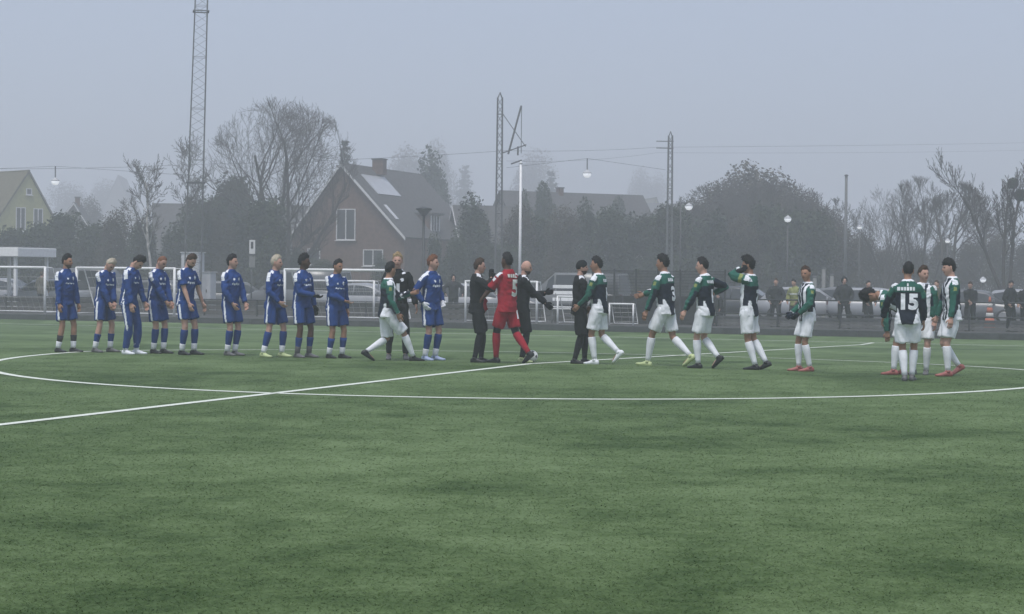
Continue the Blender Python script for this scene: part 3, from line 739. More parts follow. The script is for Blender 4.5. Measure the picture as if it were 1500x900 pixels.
person(1394, 551, 380, 262, 'person in green and white with black fringe and red boots, arm hanging at the side', dict(lean=1, hy=0, hp=4, LH=(-.25, .12, .86), RH=(.24, .16, .90), LE=(-.5, -1, -.2), LF=(-.10, .10, 0, 0, 0), RF=(.09, -.16, .02, 0, 28)), GG,
       **GREEN, skin='light', hair='black', boots='pink', style=dict(vol=.024, curl=.003, front=.040, back=-.085))

# spectators
def spec(px, t, face, label, pose=None, H=1.78, **k):
    p = tline(px, t); kw = dict(near=False, trousers=True, top='dgrey', bottom='black', loose=.034, hem=.80, top_name='jacket', leg_w=.018, boots='black', hood=True, sleeve=1.95); kw.update(k)
    person(px, 0, 0, face, label, pose, 'spectators behind the pitch', pos=p, H=H * 1.06, **kw)
POCK = dict(RH=(.22, .14, .96), LH=(-.22, .14, .96), RE=(1, -.6, -.2), LE=(-1, -.6, -.2))
spec(1136, 38.4, 190, 'spectator person in dark jacket with a pale scarf at the railing', dict(POCK, hp=5), H=1.76, top='dgrey', hair='brown')
spec(1164, 38.6, 230, 'spectator person in dark trousers wearing a yellow vest', dict(POCK, hp=10), H=1.74, kit='vest', hair='black')
spec(1236, 38.2, 182, 'spectator person with a dark hood up standing square at the railing', dict(POCK, RF=(.17, 0, 0), LF=(-.17, 0, 0)), H=1.84, hooded='black', hair=None)
spec(1272, 38.9, 150, 'spectator person in a long dark coat beyond the bent player', dict(POCK), H=1.70, hem=.62, hair='black')
spec(1374, 38.2, 235, 'spectator person in dark olive coat with hands held together', dict(RH=(.06, .30, .98), LH=(-.06, .30, .96)), H=1.74, top='olive', hair='brown')
spec(1421, 38.2, 200, 'spectator person in black coat with lime collar holding a phone', dict(RH=(.02, .26, 1.08), LH=(-.10, .24, 1.02), hp=15), H=1.72, top='black', hair='brown', kit=None)
spec(1480, 38.2, 150, 'spectator person in black beanie and black jacket, head turned aside', dict(POCK, hy=40), H=1.78, top='black', hair=None, cap='black')
spec(1503, 38.8, 190, 'spectator person in dark clothes in the corner of the railing', dict(POCK), H=1.72, top='black', hair='black')
spec(1052, 38.4, 200, 'spectator person crouching low in dark clothes behind the railing', dict(lean=38, RH=(.14, .42, .62), LH=(-.14, .42, .62), RF=(.14, .10, 0), LF=(-.14, -.10, 0), pel=(0, -.35)), H=1.35, top='black', hair='black')
spec(62, 40.2, 20, 'spectator person in grey jacket seen from behind near the white shelter', dict(POCK, RF=(.15, 0, 0), LF=(-.15, 0, 0)), H=1.76, top='khaki', bottom='grey', hair='brown')
spec(665, 40.6, 175, 'spectator person in dark jacket with arms held out, near a white parked car', dict(RH=(.34, .12, 1.02), LH=(-.34, .12, 1.02), RE=(1, -.3, .2), LE=(-1, -.3, .2)), H=1.80, top='dgrey', hair=None, hooded='dgrey')
finish_people()

# the ball
def football(pos):
    root = empty('football', pos, .3, 'white match football on the centre spot by the red goalkeeper', 'football')
    me = bpy.data.meshes.new('ball')
    bm = bmesh.new(); bmesh.ops.create_icosphere(bm, subdivisions=4, radius=.11); bm.verts.ensure_lookup_table()
    ph = (1 + 5 ** .5) / 2
    ico = [Vector(v).normalized() for a in (-1, 1) for b2 in (-ph, ph) for v in ((0, a, b2), (a, b2, 0), (b2, 0, a))]
    for f in bm.faces:
        c = f.calc_center_median().normalized(); f.smooth = True
        f.material_index = 1 if max(c.dot(i) for i in ico) > .965 else 0
    bm.to_mesh(me); bm.free(); me.materials.append(WHITE); me.materials.append(M('ball_dark', (.12, .12, .13), .5))
    link('ball', me, root, (0, 0, .11))
football(on_ground(779, 531))
# red towel and a grip cone in the keeper's hand is a pair of red gloves
def red_bundle():
    c = at(707, 447, PEOPLE[12][1].y - .02); mb = MB(); rg = random.Random(4); rs = []
    for i in range(7):
        a = i / 6; z = .13 - .30 * a; w = .03 + .085 * math.sin(math.pi * (a * .9 + .05)); rs.append([(c.x + w * math.cos(tq) * (1 + .3 * rg.uniform(-1, 1)) - .03 * a, c.y + w * .6 * math.sin(tq), c.z + z + .012 * rg.uniform(-1, 1)) for tq in [2 * math.pi * j / 12 for j in range(12)]])
    mb.rings(rs); o = mb.build('warm_up_jersey', cloth('red'), None, True)
    tag(o, 'crumpled red jersey held out in the hand of the red goalkeeper', 'jersey')
red_bundle()


# ------------------------------------------------------------------ pitch-side furniture
TA = TOUCH_ANG
def goal(px0, t, width, height, depth, label, name='football_goal', tube=.055, cat='goal'):
    p = tline(px0, t); root = empty(name, p, TA, label, cat, 'spare goals standing along the pitch edge')
    b = MB(); b.tube([(0, 0, height), (width, 0, height)], tube, 8); b.build('crossbar', WHITE, root, True)
    for x in (0, width):
        b = MB(); b.tube([(x, 0, 0), (x, 0, height + tube * .9)], tube, 8); b.build('post', WHITE, root, True)
        b = MB(); b.tube([(x, 0, height), (x, depth * .35, height), (x, depth, .05), (x, .06, .05)], tube * .5, 6); b.build('side_frame', WHITE, root, True)
    b = MB(); b.tube([(0, depth, .05), (width, depth, .05)], tube * .5, 6); b.build('back_bar', WHITE, root, True)
    net = MB(); s = .30
    def prof(u):
        return Vector((0, depth * .35 * u * 2, height)) if u < .5 else Vector((0, depth * (.35 + .65 * (u - .5) * 2), height + (.05 - height) * (u - .5) * 2))
    nx = max(2, int(width / s))
    for i in range(1, nx):
        x = width * i / nx; net.tube([(x, *prof(u).yz) for u in (0, .5, .75, 1)], .005, 3)
    for u in np.linspace(.15, .95, 8): net.tube([(0, *prof(u).yz), (width, *prof(u).yz)], .005, 3)
    net.build('net', M('net_white', (.5, .5, .5), .9), root)
    return root
goal(-72, 37.6, 5.0, 2.0, 1.5, 'white small-sided goal standing in front of the white shelter')
goal(112, 37.6, 4.9, 2.0, 1.5, 'white small-sided goal behind the bowed players in blue')
goal(417, 37.4, 5.0, 2.0, 1.5, 'white small-sided goal in front of the brick house')
goal(447, 39.2, 3.2, 1.55, 1.0, 'lower white goal standing behind the goal by the brick house', tube=.045)
goal(682, 37.2, 3.0, 1.60, 1.0, 'white training goal behind the referee and the red goalkeeper', tube=.045)
goal(817, 37.0, 1.6, 1.05, .8, 'small white mini goal beside the slatted white rack', tube=.04)
goal(893, 37.0, .95, .80, .6, 'tiny white mini goal lying near the dark mesh fence', tube=.035)

def rail_fence(px0, px1, t, label, name, zs, pitch_, mats, boards=None):
    a = tline(px0, t); c = tline(px1, t); L = (c - a).to_2d().length
    root = empty(name, a, TA, label, 'fence')
    n = max(2, int(round(L / pitch_)))
    pm = MB().box((0, 0, zs[-1] / 2 - .05), (.06, .06, zs[-1] + .10), bev=.008).mesh('post', mats, False)
    for i in range(n + 1): link('post', pm, root, (L * i / n, 0, 0))
    rm = MB(); rm.tube([(0, -.05, 0), (L / n - .01, -.05, 0)], .028, 8); rmm = rm.mesh('rail', mats)
    for z in zs:
        for i in range(n): link('rail', rmm, root, (L * i / n, 0, z - .03))
    if boards:
        z0, z1, nb, bm_ = boards; h = (z1 - z0) / nb
        me = MB().box((0, 0, 0), (L / n - .03, .03, h * .9), bev=.006).mesh('board', bm_, False)
        for i in range(n):
            for k in range(nb): link('board', me, root, (L * (i + .5) / n, .05 + .006 * rng.uniform(-1, 1), z0 + h * (k + .5)))
    return root
BOARD = M('weathered_board', (.085, .083, .080), .9, .3, 5, .4, 30)
BOARD2 = M('pale_board', (.12, .12, .12), .9, .2, 5, .4, 30)
rail_fence(1050, 1620, 38.0, 'dark steel railing fence with spectators leaning behind it', 'railing_fence', [.53, 1.06], 2.4, DARKM, (.02, .40, 3, BOARD2))
rail_fence(-60, 880, 39.6, 'long low fence of weathered grey boards and a dark top rail', 'board_fence', [.72], 2.6, DARKM, (.04, .66, 3, BOARD))
def mesh_fence():
    a = tline(868, 39.0); c = tline(1062, 39.0); L = (c - a).to_2d().length
    root = empty('mesh_fence', a, TA, 'tall dark mesh panel fence behind the walking players', 'fence'); n = 6; H = 2.15
    for i in range(n + 1): MB().box((L * i / n, 0, H / 2), (.07, .07, H), bev=.01).build('post', DARKM, root)
    for i in range(n):
        x0, x1 = L * i / n + .04, L * (i + 1) / n - .04; b = MB()
        for z in np.linspace(.12, H - .08, 18): b.tube([(x0, 0, z), (x1, 0, z)], .007, 4)
        for x in np.linspace(x0, x1, 22): b.tube([(x, .006, .1), (x, .006, H - .06)], .007, 4)
        b.build('mesh_panel', DARKM, root)
    b = MB()
    for i in range(5): MB().box((L * .03 + L * .94 * (i + .5) / 5, .25, .55), (L * .94 / 5 - .02, .03, 1.10), bev=.006).build('kick_board', M('dark_board', (.04, .042, .043), .9, .3, 5, .3), root)
mesh_fence()
def slatted_rack():
    p = tline(806, 38.6); root = empty('bench', p, TA, 'white slatted bench standing behind the beanie wearer', 'bench')
    w = 1.9
    for z in (.55, .62): MB().box((w / 2, -.08 + (z - .55) * 3, z), (w, .16, .035), bev=.008).build('seat_slat', WHITE, root)
    for z in (.92, 1.18, 1.42): MB().box((w / 2, .22 + .05 * z, z), (w, .03, .13), bev=.008).build('back_slat', WHITE, root)
    for x in (.12, w - .12):
        b = MB(); b.tube([(x, -.1, 0), (x, -.06, .54)], .025, 6); b.build('leg', GALV, root, True)
        b = MB(); b.tube([(x, .24, 0), (x, .24, .6), (x, .31, 1.46)], .025, 6); b.build('back_leg', GALV, root, True)
slatted_rack()
def cone():
    p = tline(1450, 40.5); root = empty('traffic_cone', p, 0, 'orange and white striped traffic cone beyond the railing', 'traffic cone')
    TRIMC = M('cone_white', (.5, .5, .48), .6)
    OR = M('cone_orange', (.42, .12, .07), .6, .1); rs = []; S = 1.25
    MB().box((0, 0, .03), (.46, .46, .06), bev=.015).build('base', OR, root)
    for k, (z0, z1, mt) in enumerate(((.06, .36, OR), (.36, .50, TRIMC), (.50, .66, OR), (.66, .78, TRIMC), (.78, .98, OR))):
        rr = lambda z: .17 - .145 * (z - .06) / .92
        b = MB(); b.tube([(0, 0, z0), (0, 0, z1)], [rr(z0), rr(z1)], 16); b.build('cone_band', mt, root, True)
    root.scale = (S, S, S)
cone()
def shelter():
    p = tline(52, 43); root = empty('shelter', p, TA, 'white flat roofed shelter on thin posts beside the car park', 'shelter')
    MB().box((-4.0, 0, 2.72), (8.2, 3.0, .42), bev=.02).build('roof_fascia', WHITE, root)
    MB().box((-4.0, 0, 2.96), (8.0, 2.8, .06)).build('roof_deck', GALV, root)
    for x in (-7.8, -5.2, -2.4, -.25):
        for y in (-1.2, 1.2): MB().box((x, y, 1.255), (.14, .14, 2.51), bev=.01).build('post', WHITE, root)
shelter()
def cabinet(px, t, w, h, label):
    p = tline(px, t); root = empty('electrical_cabinet', p, TA, label, 'cabinet', 'cabinets at the foot of the lattice mast')
    CM = M('cabinet_grey', (.50, .51, .53), .6, .05, 4)
    MB().box((0, 0, h / 2), (w, .5, h), bev=.02).build('case', CM, root); MB().box((0, 0, h + .02), (w + .08, .58, .04), bev=.01).build('lid', CM, root)
    MB().box((-w * .24, -.257, h / 2), (w * .42, .014, h * .88), bev=.004).build('door', CM, root); MB().box((w * .24, -.257, h / 2), (w * .42, .014, h * .88), bev=.004).build('door', CM, root)
    MB().box((w * .06, -.275, h * .55), (.03, .03, .14)).build('handle', DARKM, root)
cabinet(282, 44, .95, 2.75, 'tall pale grey electrical cabinet at the foot of the lattice mast')
cabinet(306, 43.5, .45, 1.85, 'narrow white electrical cabinet next to the tall grey one')
def sign_pole():
    p = tline(368, 43); root = empty('sign_post', p, TA, 'thin grey sign post with stacked small white sign plates', 'sign post')
    b = MB(); b.tube([(0, 0, 0), (0, 0, 3.35)], .035, 8); b.build('pole', GALV, root, True)
    MB().box((.06, -.05, 3.02), (.30, .02, .62), bev=.004).build('sign_plate', M('sign_white', (.6, .6, .6), .5), root)
    MB().box((.06, -.05, 2.35), (.30, .02, .5), bev=.004).build('sign_plate', M('sign_grey', (.2, .2, .2), .5), root)
    MB().box((.06, -.064, 3.10), (.12, .006, .30)).build('sign_symbol', M('sign_dark', (.05, .05, .06), .5), root)
sign_pole()

# ------------------------------------------------------------------ cars
GLASS = M('car_glass', (.03, .035, .04), .12, .1, 3, spec=.6); TYRE = M('tyre', (.02, .02, .02), .9); RIM = M('rim', (.35, .35, .36), .4, .1, 5, metal=.6)
def car(px, t, colr, kind, label, ang=0.0):
    p = tline(px, t); root = empty('parked_car', p, TA + ang, label, 'car', 'cars parked behind the pitch')
    paint = M('car_paint_' + colr, dict(white=(.28, .29, .31), silver=(.12, .125, .135), grey=(.14, .145, .15), dark=(.035, .038, .045), blue=(.05, .08, .16))[colr], .28, .04, 2, spec=.5)
    van = kind == 'van'
    Ln, Wd, Ht = ((4.9, 1.9, 2.0) if van else (4.25, 1.78, 1.48)); h = Ln / 2
    if van: st_ = [(-h, .45, .95), (-h + .12, .30, 1.10), (-h + .9, .24, 1.14), (0, .24, 1.16), (h - 1.1, .24, 1.16), (h - .5, .26, 1.02), (h - .12, .32, .86), (h, .45, .70)]
    else: st_ = [(-h, .48, .86), (-h + .10, .34, .93), (-h + .6, .24, .95), (-.4, .22, .93), (.7, .22, .93), (h - .75, .24, .86), (h - .18, .30, .72), (h, .44, .60)]
    def sec(x, z0, z1, w):
        c = .10; return [Vector(q) for q in ((x, -w + c, z0), (x, w - c, z0), (x, w, z0 + c), (x, w + .01, (z0 + z1) / 2), (x, w - .03, z1 - c * .6), (x, w - .14, z1), (x, -w + .14, z1), (x, -w + .03, z1 - c * .6), (x, -w - .01, (z0 + z1) / 2), (x, -w, z0 + c))]
    b = MB(); b.rings([sec(x, z0, z1, Wd / 2 * (.86 if i in (0, len(st_) - 1) else (.96 if i in (1, len(st_) - 2) else 1))) for i, (x, z0, z1) in enumerate(st_)]); body = b.build('body', paint, root, True)
    if van: gh = [(-h + .10, 1.08, .82), (-h + .22, Ht, .74), (h - 1.75, Ht, .74), (h - .75, 1.10, .80)]
    else: gh = [(-h + .15, .92, .80), (-h + .75, Ht - .03, .62), (-.1, Ht, .62), (.55, Ht - .07, .60), (1.30, .90, .78)] if kind != 'sedan' else [(-h + .55, .92, .80), (-h + 1.25, Ht - .06, .62), (-.1, Ht - .03, .62), (.5, Ht - .09, .60), (1.25, .90, .78)]
    zb = 1.06 if van else .88
    rs = []
    for x, z, w in gh:
        wb = Wd / 2 - .05
        wt = w if z > zb + .2 else wb - .02
        rs.append([Vector((x, -wb, zb)), Vector((x, wb, zb)), Vector((x, wt + .02, z - .05 if z > zb + .2 else z)), Vector((x, wt - .08, z)), Vector((x, -wt + .08, z)), Vector((x, -wt - .02, z - .05 if z > zb + .2 else z))])
    b = MB(); b.rings(rs); b.build('cabin', paint, root, True)
    def zx(x): return float(np.interp(x, [q[0] for q in gh], [q[1] for q in gh]))
    xs0, xs1 = gh[0][0], gh[-1][0]
    def win(xa, xb, nm):
        for s in (-1, 1):
            b = MB(); P = []
            z0 = zb + .05
            def y_at(x, z):
                zt = zx(x); wtop = float(np.interp(x, [q[0] for q in gh], [q[2] for q in gh])); f = (z - zb) / max(zt - zb, .05); return s * (Wd / 2 - .05 + (wtop + .02 - (Wd / 2 - .05)) * min(f, 1) + .014)
            for x in np.linspace(xa, xb, 4):
                zt = zx(x) - .10
                if zt < z0 + .02: zt = z0 + .02
                P.append((x, y_at(x, z0), z0)); P.append((x, y_at(x, zt), zt))
            b.add(P, [(2 * i, 2 * i + 2, 2 * i + 3, 2 * i + 1) for i in range(3)]); b.build('side_window', GLASS, root)
    if van: win(h - 1.75, h - .95, 0); win(h - 2.9, h - 1.85, 0)
    else: win(xs0 + .45, -.28, 0); win(-.22, xs1 - .28, 0)
    for x0, x1 in ((gh[-2][0], gh[-1][0]), (gh[1][0], gh[0][0])):
        z0, z1 = zx(x0), zx(x1); b = MB(); w = Wd / 2 - .22; dx = .02 * (1 if x1 > x0 else -1)
        A = Vector((x0 + (x1 - x0) * .12 + dx, 0, z0 + (z1 - z0) * .12 + .02)); B = Vector((x0 + (x1 - x0) * .90 + dx, 0, z0 + (z1 - z0) * .90 + .02))
        b.add([(A.x, -w + .1, A.z), (A.x, w - .1, A.z), (B.x, w, B.z), (B.x, -w, B.z)], [(0, 1, 2, 3)]); b.build('windscreen', GLASS, root)
    for x in (-h + .80, h - .82):
        for s in (-1, 1):
            e = bpy.data.objects.new('wheel', None); COL.objects.link(e); e.parent = root; e.location = (x, s * (Wd / 2 - .09), .32)
            b = MB(); b.tube([(0, -.10, 0), (0, -.08, 0), (0, .08, 0), (0, .10, 0)], [.28, .32, .32, .28], 20); b.build('tyre', TYRE, e, True)
            b = MB(); b.tube([(0, s * .095, 0), (0, s * .112, 0)], [.21, .19], 14); b.build('rim', RIM, e)
    for s in (-1, 1):
        MB().box((h - .10, s * (Wd / 2 - .32), .68 if not van else .80), (.16, .34, .13), bev=.02).build('headlight', M('headlight', (.6, .62, .65), .15), root)
        MB().box((-h + .04, s * (Wd / 2 - .20), .80 if not van else .95), (.10, .20, .22), bev=.02).build('tail_light', M('tail_light', (.09, .02, .02), .3), root)
        MB().box((xs1 - .35, s * (Wd / 2 + .07), zb + .10), (.10, .18, .13), bev=.03).build('wing_mirror', paint, root)
    MB().box((h - .02, 0, .40), (.10, Wd * .8, .16), bev=.03).build('front_bumper', DARKM, root); MB().box((-h + .02, 0, .42), (.10, Wd * .8, .16), bev=.03).build('rear_bumper', DARKM, root)
car(6, 50, 'white', 'hatch', 'white hatchback parked under the white shelter', .1)
car(72, 45.5, 'white', 'hatch', 'white hatchback parked behind the spectator in the grey jacket', math.pi)
car(140, 47, 'silver', 'van', 'silver van parked behind the leftmost bowed players', .05)
car(222, 47, 'silver', 'hatch', 'silver hatchback parked between the van and the lattice mast', math.pi)
car(345, 48, 'grey', 'hatch', 'grey hatchback parked near the sign post', .5)
car(440, 47, 'silver', 'van', 'silver van parked behind the goal by the brick house', math.pi)
car(535, 46, 'white', 'sedan', 'white low saloon car parked behind the lower white goal', .05)
car(672, 46, 'white', 'hatch', 'white hatchback parked behind the spectator with arms held out', math.pi + .1)
car(735, 47, 'silver', 'sedan', 'silver saloon car parked behind the training goal', 0)
car(842, 48, 'grey', 'van', 'grey van parked behind the slatted bench', math.pi)
car(1085, 53, 'dark', 'hatch', 'dark hatchback parked beyond the mesh fence', 0)
car(1180, 51, 'white', 'hatch', 'white hatchback parked behind the spectator in the yellow vest', .2)
car(1222, 53, 'silver', 'hatch', 'silver hatchback parked behind the hooded spectator', math.pi)
car(1286, 51, 'white', 'hatch', 'white hatchback parked behind the bent player', .1)
car(1428, 51, 'silver', 'sedan', 'silver saloon car parked beyond the traffic cone', 0)
car(1478, 52, 'white', 'hatch', 'white hatchback parked behind the spectator in the black beanie', math.pi)
for i, (px, h_) in enumerate(((1193, 1.9), (1206, 2.3), (1218, 2.0))):
    p = tline(px, 55); root = empty('timber_post', p, 0, ['shortest pale timber post at the car park edge', 'tallest pale timber post at the car park edge', 'pale timber post of middle height at the car park edge'][i], 'post', 'pale posts at the car park edge')
    MB().box((0, 0, h_ / 2), (.16, .16, h_), bev=.015).build('shaft', M('pale_timber', (.3, .3, .29), .8), root); MB().box((0, 0, h_ + .03), (.2, .2, .06), bev=.02).build('cap', GALV, root)

# ------------------------------------------------------------------ masts, poles, wires, lamps
def lattice(root, base_w, top_w, H, mt, bays, leg_r=.035, br_r=.016, lean=(0, 0), name='leg'):
    cor = [(-1, -1), (1, -1), (1, 1), (-1, 1)]
    def pt(c, z):
        w = (base_w + (top_w - base_w) * z / H) / 2; return Vector((c[0] * w + lean[0] * z, c[1] * w + lean[1] * z, z))
    for c in cor:
        b = MB(); b.tube([pt(c, 0), pt(c, H / 2), pt(c, H)], leg_r, 6); b.build('leg', mt, root)
    for f in range(4):
        b = MB(); c0, c1 = cor[f], cor[(f + 1) % 4]
        for i in range(bays):
            z0, z1 = H * i / bays, H * (i + 1) / bays; a, c = (c0, c1) if i % 2 else (c1, c0)
            b.tube([pt(a, z0), pt(c, z1)], br_r, 4)
            if i % 6 == 0: b.tube([pt(c0, z0), pt(c1, z0)], br_r * 1.3, 4)
        b.build('bracing', mt, root)
def big_mast():
    d = 84; p = at(281, 400, d); p.z = Z_OUT; H = 30
    root = empty('lattice_mast', p, .2, 'tall slim grey lattice mast rising out of view beside the bare tree', 'mast')
    lattice(root, .76, .30, H, GALV, 78, .026, .007, (.024, 0))
    for z in (5.9, 13.6):
        w = .76 + (.30 - .76) * z / H + .12
        for x, y, a, c in ((0, -w / 2, w, .05), (0, w / 2, w, .05), (-w / 2, 0, .05, w), (w / 2, 0, .05, w)): MB().box((x + .024 * z, y, z), (a * .98, c * .98, .05)).build('collar_bar', GALV, root)
    MB().box((0, 0, .1), (1.5, 1.5, .6), bev=.03).build('foundation', PAVE, root)
big_mast()
def cat_mast(px, top, d, label, boom):
    p = at(px, 400, d); p.z = -.31; H = at(px, top, d).z - p.z
    root = empty('railway_mast', p, .1, label, 'mast', 'railway overhead line masts')
    lattice(root, .36, .24, H - .25, GALV, 26, .036, .013)
    b = MB(); b.tube([(-.11, -.1, H - .25), (0, 0, H), (.11, .1, H - .25)], .035, 6); b.build('cap', GALV, root)
    return root, H
m1, H1 = cat_mast(730, 136, 96, 'railway lattice mast with a slanted boom beside the white pole', True)
q = 96 / F_PX
for nm, pts, r_ in (('boom', [(.45, 0, H1 - 3.15), (1.10, 0, H1 - .65)], .055), ('hanger', [(1.12, 0, H1 - .7), (1.12, 0, H1 - 3.1)], .02), ('stay', [(.16, 0, H1 - 1.1), (1.35, 0, H1 - 2.75)], .02),
                    ('bracket_arm', [(.14, 0, H1 - 3.1), (1.38, 0, H1 - 2.65)], .03), ('registration_arm', [(.6, 0, H1 - 3.65), (1.15, 0, H1 - 3.45)], .04), ('insulator', [(.95, 0, H1 - 3.2), (.95, 0, H1 - 2.75)], .05)):
    b = MB(); b.tube(pts, r_, 6); b.build(nm, GALV, m1)
m2, H2 = cat_mast(980, 193, 118, 'farther railway lattice mast with two short side arms', True)
for dz in (.62, 1.05):
    b = MB(); b.tube([(-.9, 0, H2 - dz), (.2, 0, H2 - dz)], .03, 6); b.build('side_arm', GALV, m2)
def wire(label, pts, r_=.018, sag=.25):
    b = MB()
    for a, c in zip(pts[:-1], pts[1:]):
        L = 10; b.tube([a.lerp(c, i / L) - Vector((0, 0, 4 * sag * (i / L) * (1 - i / L))) for i in range(L + 1)], r_, 4)
    o = b.build('overhead_wire', M('wire', (.04, .04, .042), .6)); return tag(o, label, 'wire', 'railway wires')
wire('railway contact wire running past the yellow house to the railway masts', [at(-60, 247, 104), at(290, 241, 100), at(742, 221, 96), at(962, 216, 118), at(1640, 206, 190)], .007, .1)
wire('railway carrier wire above the contact wire between the masts', [at(742, 236, 96.4), at(962, 224, 118.4), at(1640, 216, 190)], .005, .2)
b = MB()
def pole(px, top, t, r0, r1, label, mt, name='pole', d=None):
    p = tline(px, t) if d is None else at(px, 400, d)
    if d is not None: p.z = -.31
    H = at(px, top, p.y).z - p.z; root = empty(name, p, 0, label, 'pole')
    b = MB(); b.tube([(0, 0, 0), (0, 0, H)], [r0, r1], 10); b.build('shaft', mt, root, True)
    b = MB(); b.tube([(0, 0, H), (0, 0, H + .05), (0, 0, H + .10)], [r1 * 1.4, r1 * 1.6, r1 * .4], 10); b.build('finial', mt, root, True)
    b = MB(); b.tube([(0, 0, -.05), (0, 0, .10), (0, 0, .14)], [r0 * 2, r0 * 2, r0 * 1.1], 12); b.build('base_collar', mt, root, True); return root
pole(761, 240, 46, .075, .05, 'slim white flagpole behind the red goalkeeper', WHITE, 'flagpole')
pole(1238, 258, 0, .11, .08, 'plain dark utility pole standing between the thicket and the bare trees', GALV, 'utility_pole', d=112)
def street_lamp():
    p = at(620, 400, 90); p.z = -.31; H = at(620, 306, 90).z - p.z
    root = empty('street_lamp', p, 0, 'dark street lamp post with a flat disc head before the brick house', 'street lamp')
    b = MB(); b.tube([(0, 0, 0), (0, 0, 1.0), (0, 0, 1.05), (0, 0, H - .35)], [.11, .11, .075, .06], 10); b.build('post', DARKM, root, True)
    b = MB(); b.tube([(0, 0, H - .36), (0, 0, H - .12), (0, 0, H - .05)], [.10, .30, .36], 14); b.build('lamp_bowl', M('lamp_bowl', (.12, .125, .13), .4), root, True)
    b = MB(); b.tube([(0, 0, H - .05), (0, 0, H + .02), (0, 0, H + .10)], [.40, .38, .06], 16); b.build('lamp_cap', DARKM, root, True)
street_lamp()
def lamp_bulb(root, z, r):
    m = bpy.data.materials.get('lamp_glow')
    if not m:
        m = mat('lamp_glow', (.85, .87, .9), .4, .03); bs = m.node_tree.nodes['Principled BSDF']; bs.inputs['Emission Color'].default_value = (.95, .97, 1, 1); bs.inputs['Emission Strength'].default_value = .35
    b = MB(); b.tube([(0, 0, z - r * .9), (0, 0, z - r * .7), (0, 0, z - r * .2), (0, 0, z + r * .1)], [r * .25, r * .7, r * .98, r * .98], 14); b.build('lamp_globe', m, root, True)
    b = MB(); b.tube([(0, 0, z + r * .1), (0, 0, z + r * .35), (0, 0, z + r * .8), (0, 0, z + r * 1.0)], [r * 1.08, r * .95, r * .35, r * .15], 14); b.build('lamp_hood', M('lamp_hood', (.45, .46, .48), .5), root, True)
def span_lamp(px, py, d, r, label, x0, x1, y0, y1):
    c = at(px, py, d); root = empty('suspended_lamp', c, 0, label, 'street lamp', 'street lamps hung over the road')
    lamp_bulb(root, 0, r)
    b = MB(); b.tube([(0, 0, r), (0, 0, r + .55)], .03, 6); b.build('hanger', GALV, root)
    b = MB(); a0 = at(x0, y0, d) - c; a1 = at(x1, y1, d) - c; b.tube([a0, (0, 0, r + .55), a1], .006, 4); b.build('span_wire', DARKM, root)
span_lamp(81, 266, 92, .20, 'white street lamp hung on a wire beside the yellow house', -60, 290, 250, 258)
span_lamp(860, 255, 92, .21, 'white street lamp hung on a wire above the hedge between the masts', 742, 975, 246, 249)
def post_lamp(px, py, d, r, label, arm=.0):
    c = at(px, py, d); z0 = -.31; root = empty('lamp_post', (c.x + arm, c.y, z0), 0, label, 'street lamp', 'car park lamps')
    H = c.z - z0
    e = bpy.data.objects.new('lantern', None); COL.objects.link(e); e.parent = root; e.location = (-arm, 0, 0)
    lamp_bulb(e, H, r)
    b = MB(); b.tube([(0, 0, 0), (0, 0, H - r * .6 if not arm else H + r)], [.045, .03], 8); b.build('post', M('lamp_post_grey', (.09, .092, .095), .6), root, True)
    if arm: b = MB(); b.tube([(0, 0, H + r), (-arm, 0, H + r)], .03, 6); b.build('arm', GALV, root)
post_lamp(1009, 303, 92, .19, 'globe street lamp on a thin post in front of the domed thicket', -.4)
post_lamp(1154, 321, 88, .17, 'globe street lamp on a thin post at the right flank of the thicket')
post_lamp(1259, 333, 120, .15, 'distant globe lamp between the utility pole and the bare trees')
post_lamp(1388, 353, 95, .13, 'small globe lamp among the bare trees')
post_lamp(1440, 410, 84, .14, 'low globe lamp above the saloon car by the traffic cone')

# ------------------------------------------------------------------ houses
BRICK = M('dark_brick', (.120, .072, .052), .9, .3, 3, .4, 25); TILE = M('roof_tile', (.075, .073, .073), .85, .3, 4, .5, 14); TILE2 = M('roof_tile_red', (.115, .105, .062), .85, .25, 4, .5, 14)
YEL = M('yellow_render', (.36, .36, .17), .9, .1, 3); TRIM = M('white_trim', (.62, .62, .62), .6, .05, 5); PANE = M('window_glass', (.05, .055, .06), .1, .2, 2, spec=.6); GREYR = M('grey_render', (.22, .21, .2), .9, .15, 2)
def slab(b, quad, th):
    """thick sheet from four corner points"""
    P = [Vector(v) for v in quad]; n = (P[1] - P[0]).cross(P[3] - P[0]).normalized() * th
    b.add(P + [v - n for v in P], [(0, 1, 2, 3), (7, 6, 5, 4), (0, 4, 5, 1), (1, 5, 6, 2), (2, 6, 7, 3), (3, 7, 4, 0)])
def window(root, x, z, w, h, y, cols=2, rows=1):
    e = bpy.data.objects.new('window', None); COL.objects.link(e); e.parent = root; e.location = (x, y, z)
    b = MB(); fw = .075
    b.box((0, -.04, h / 2 - fw / 2), (w, .08, fw)); b.box((0, -.04, -h / 2 + fw / 2), (w, .08, fw))
    for i in range(cols + 1): b.box((-w / 2 + fw / 2 + (w - fw) * i / cols, -.045, 0), (fw, .07, h - 2 * fw + .01))
    for i in range(1, rows): b.box((0, -.035, -h / 2 + h * i / rows), (w - fw, .05, .045))
    b.build('frame', TRIM, e)
    for i in range(cols):
        x0 = -w / 2 + fw + (w - fw) * i / cols; MB().box((x0 + ((w - fw) / cols - fw) / 2, -.012, 0), ((w - fw) / cols - fw, .02, h - 2 * fw)).build('pane', PANE, e)
    MB().box((0, -.09, -h / 2 - .03), (w + .14, .2, .05)).build('sill', TRIM, e)
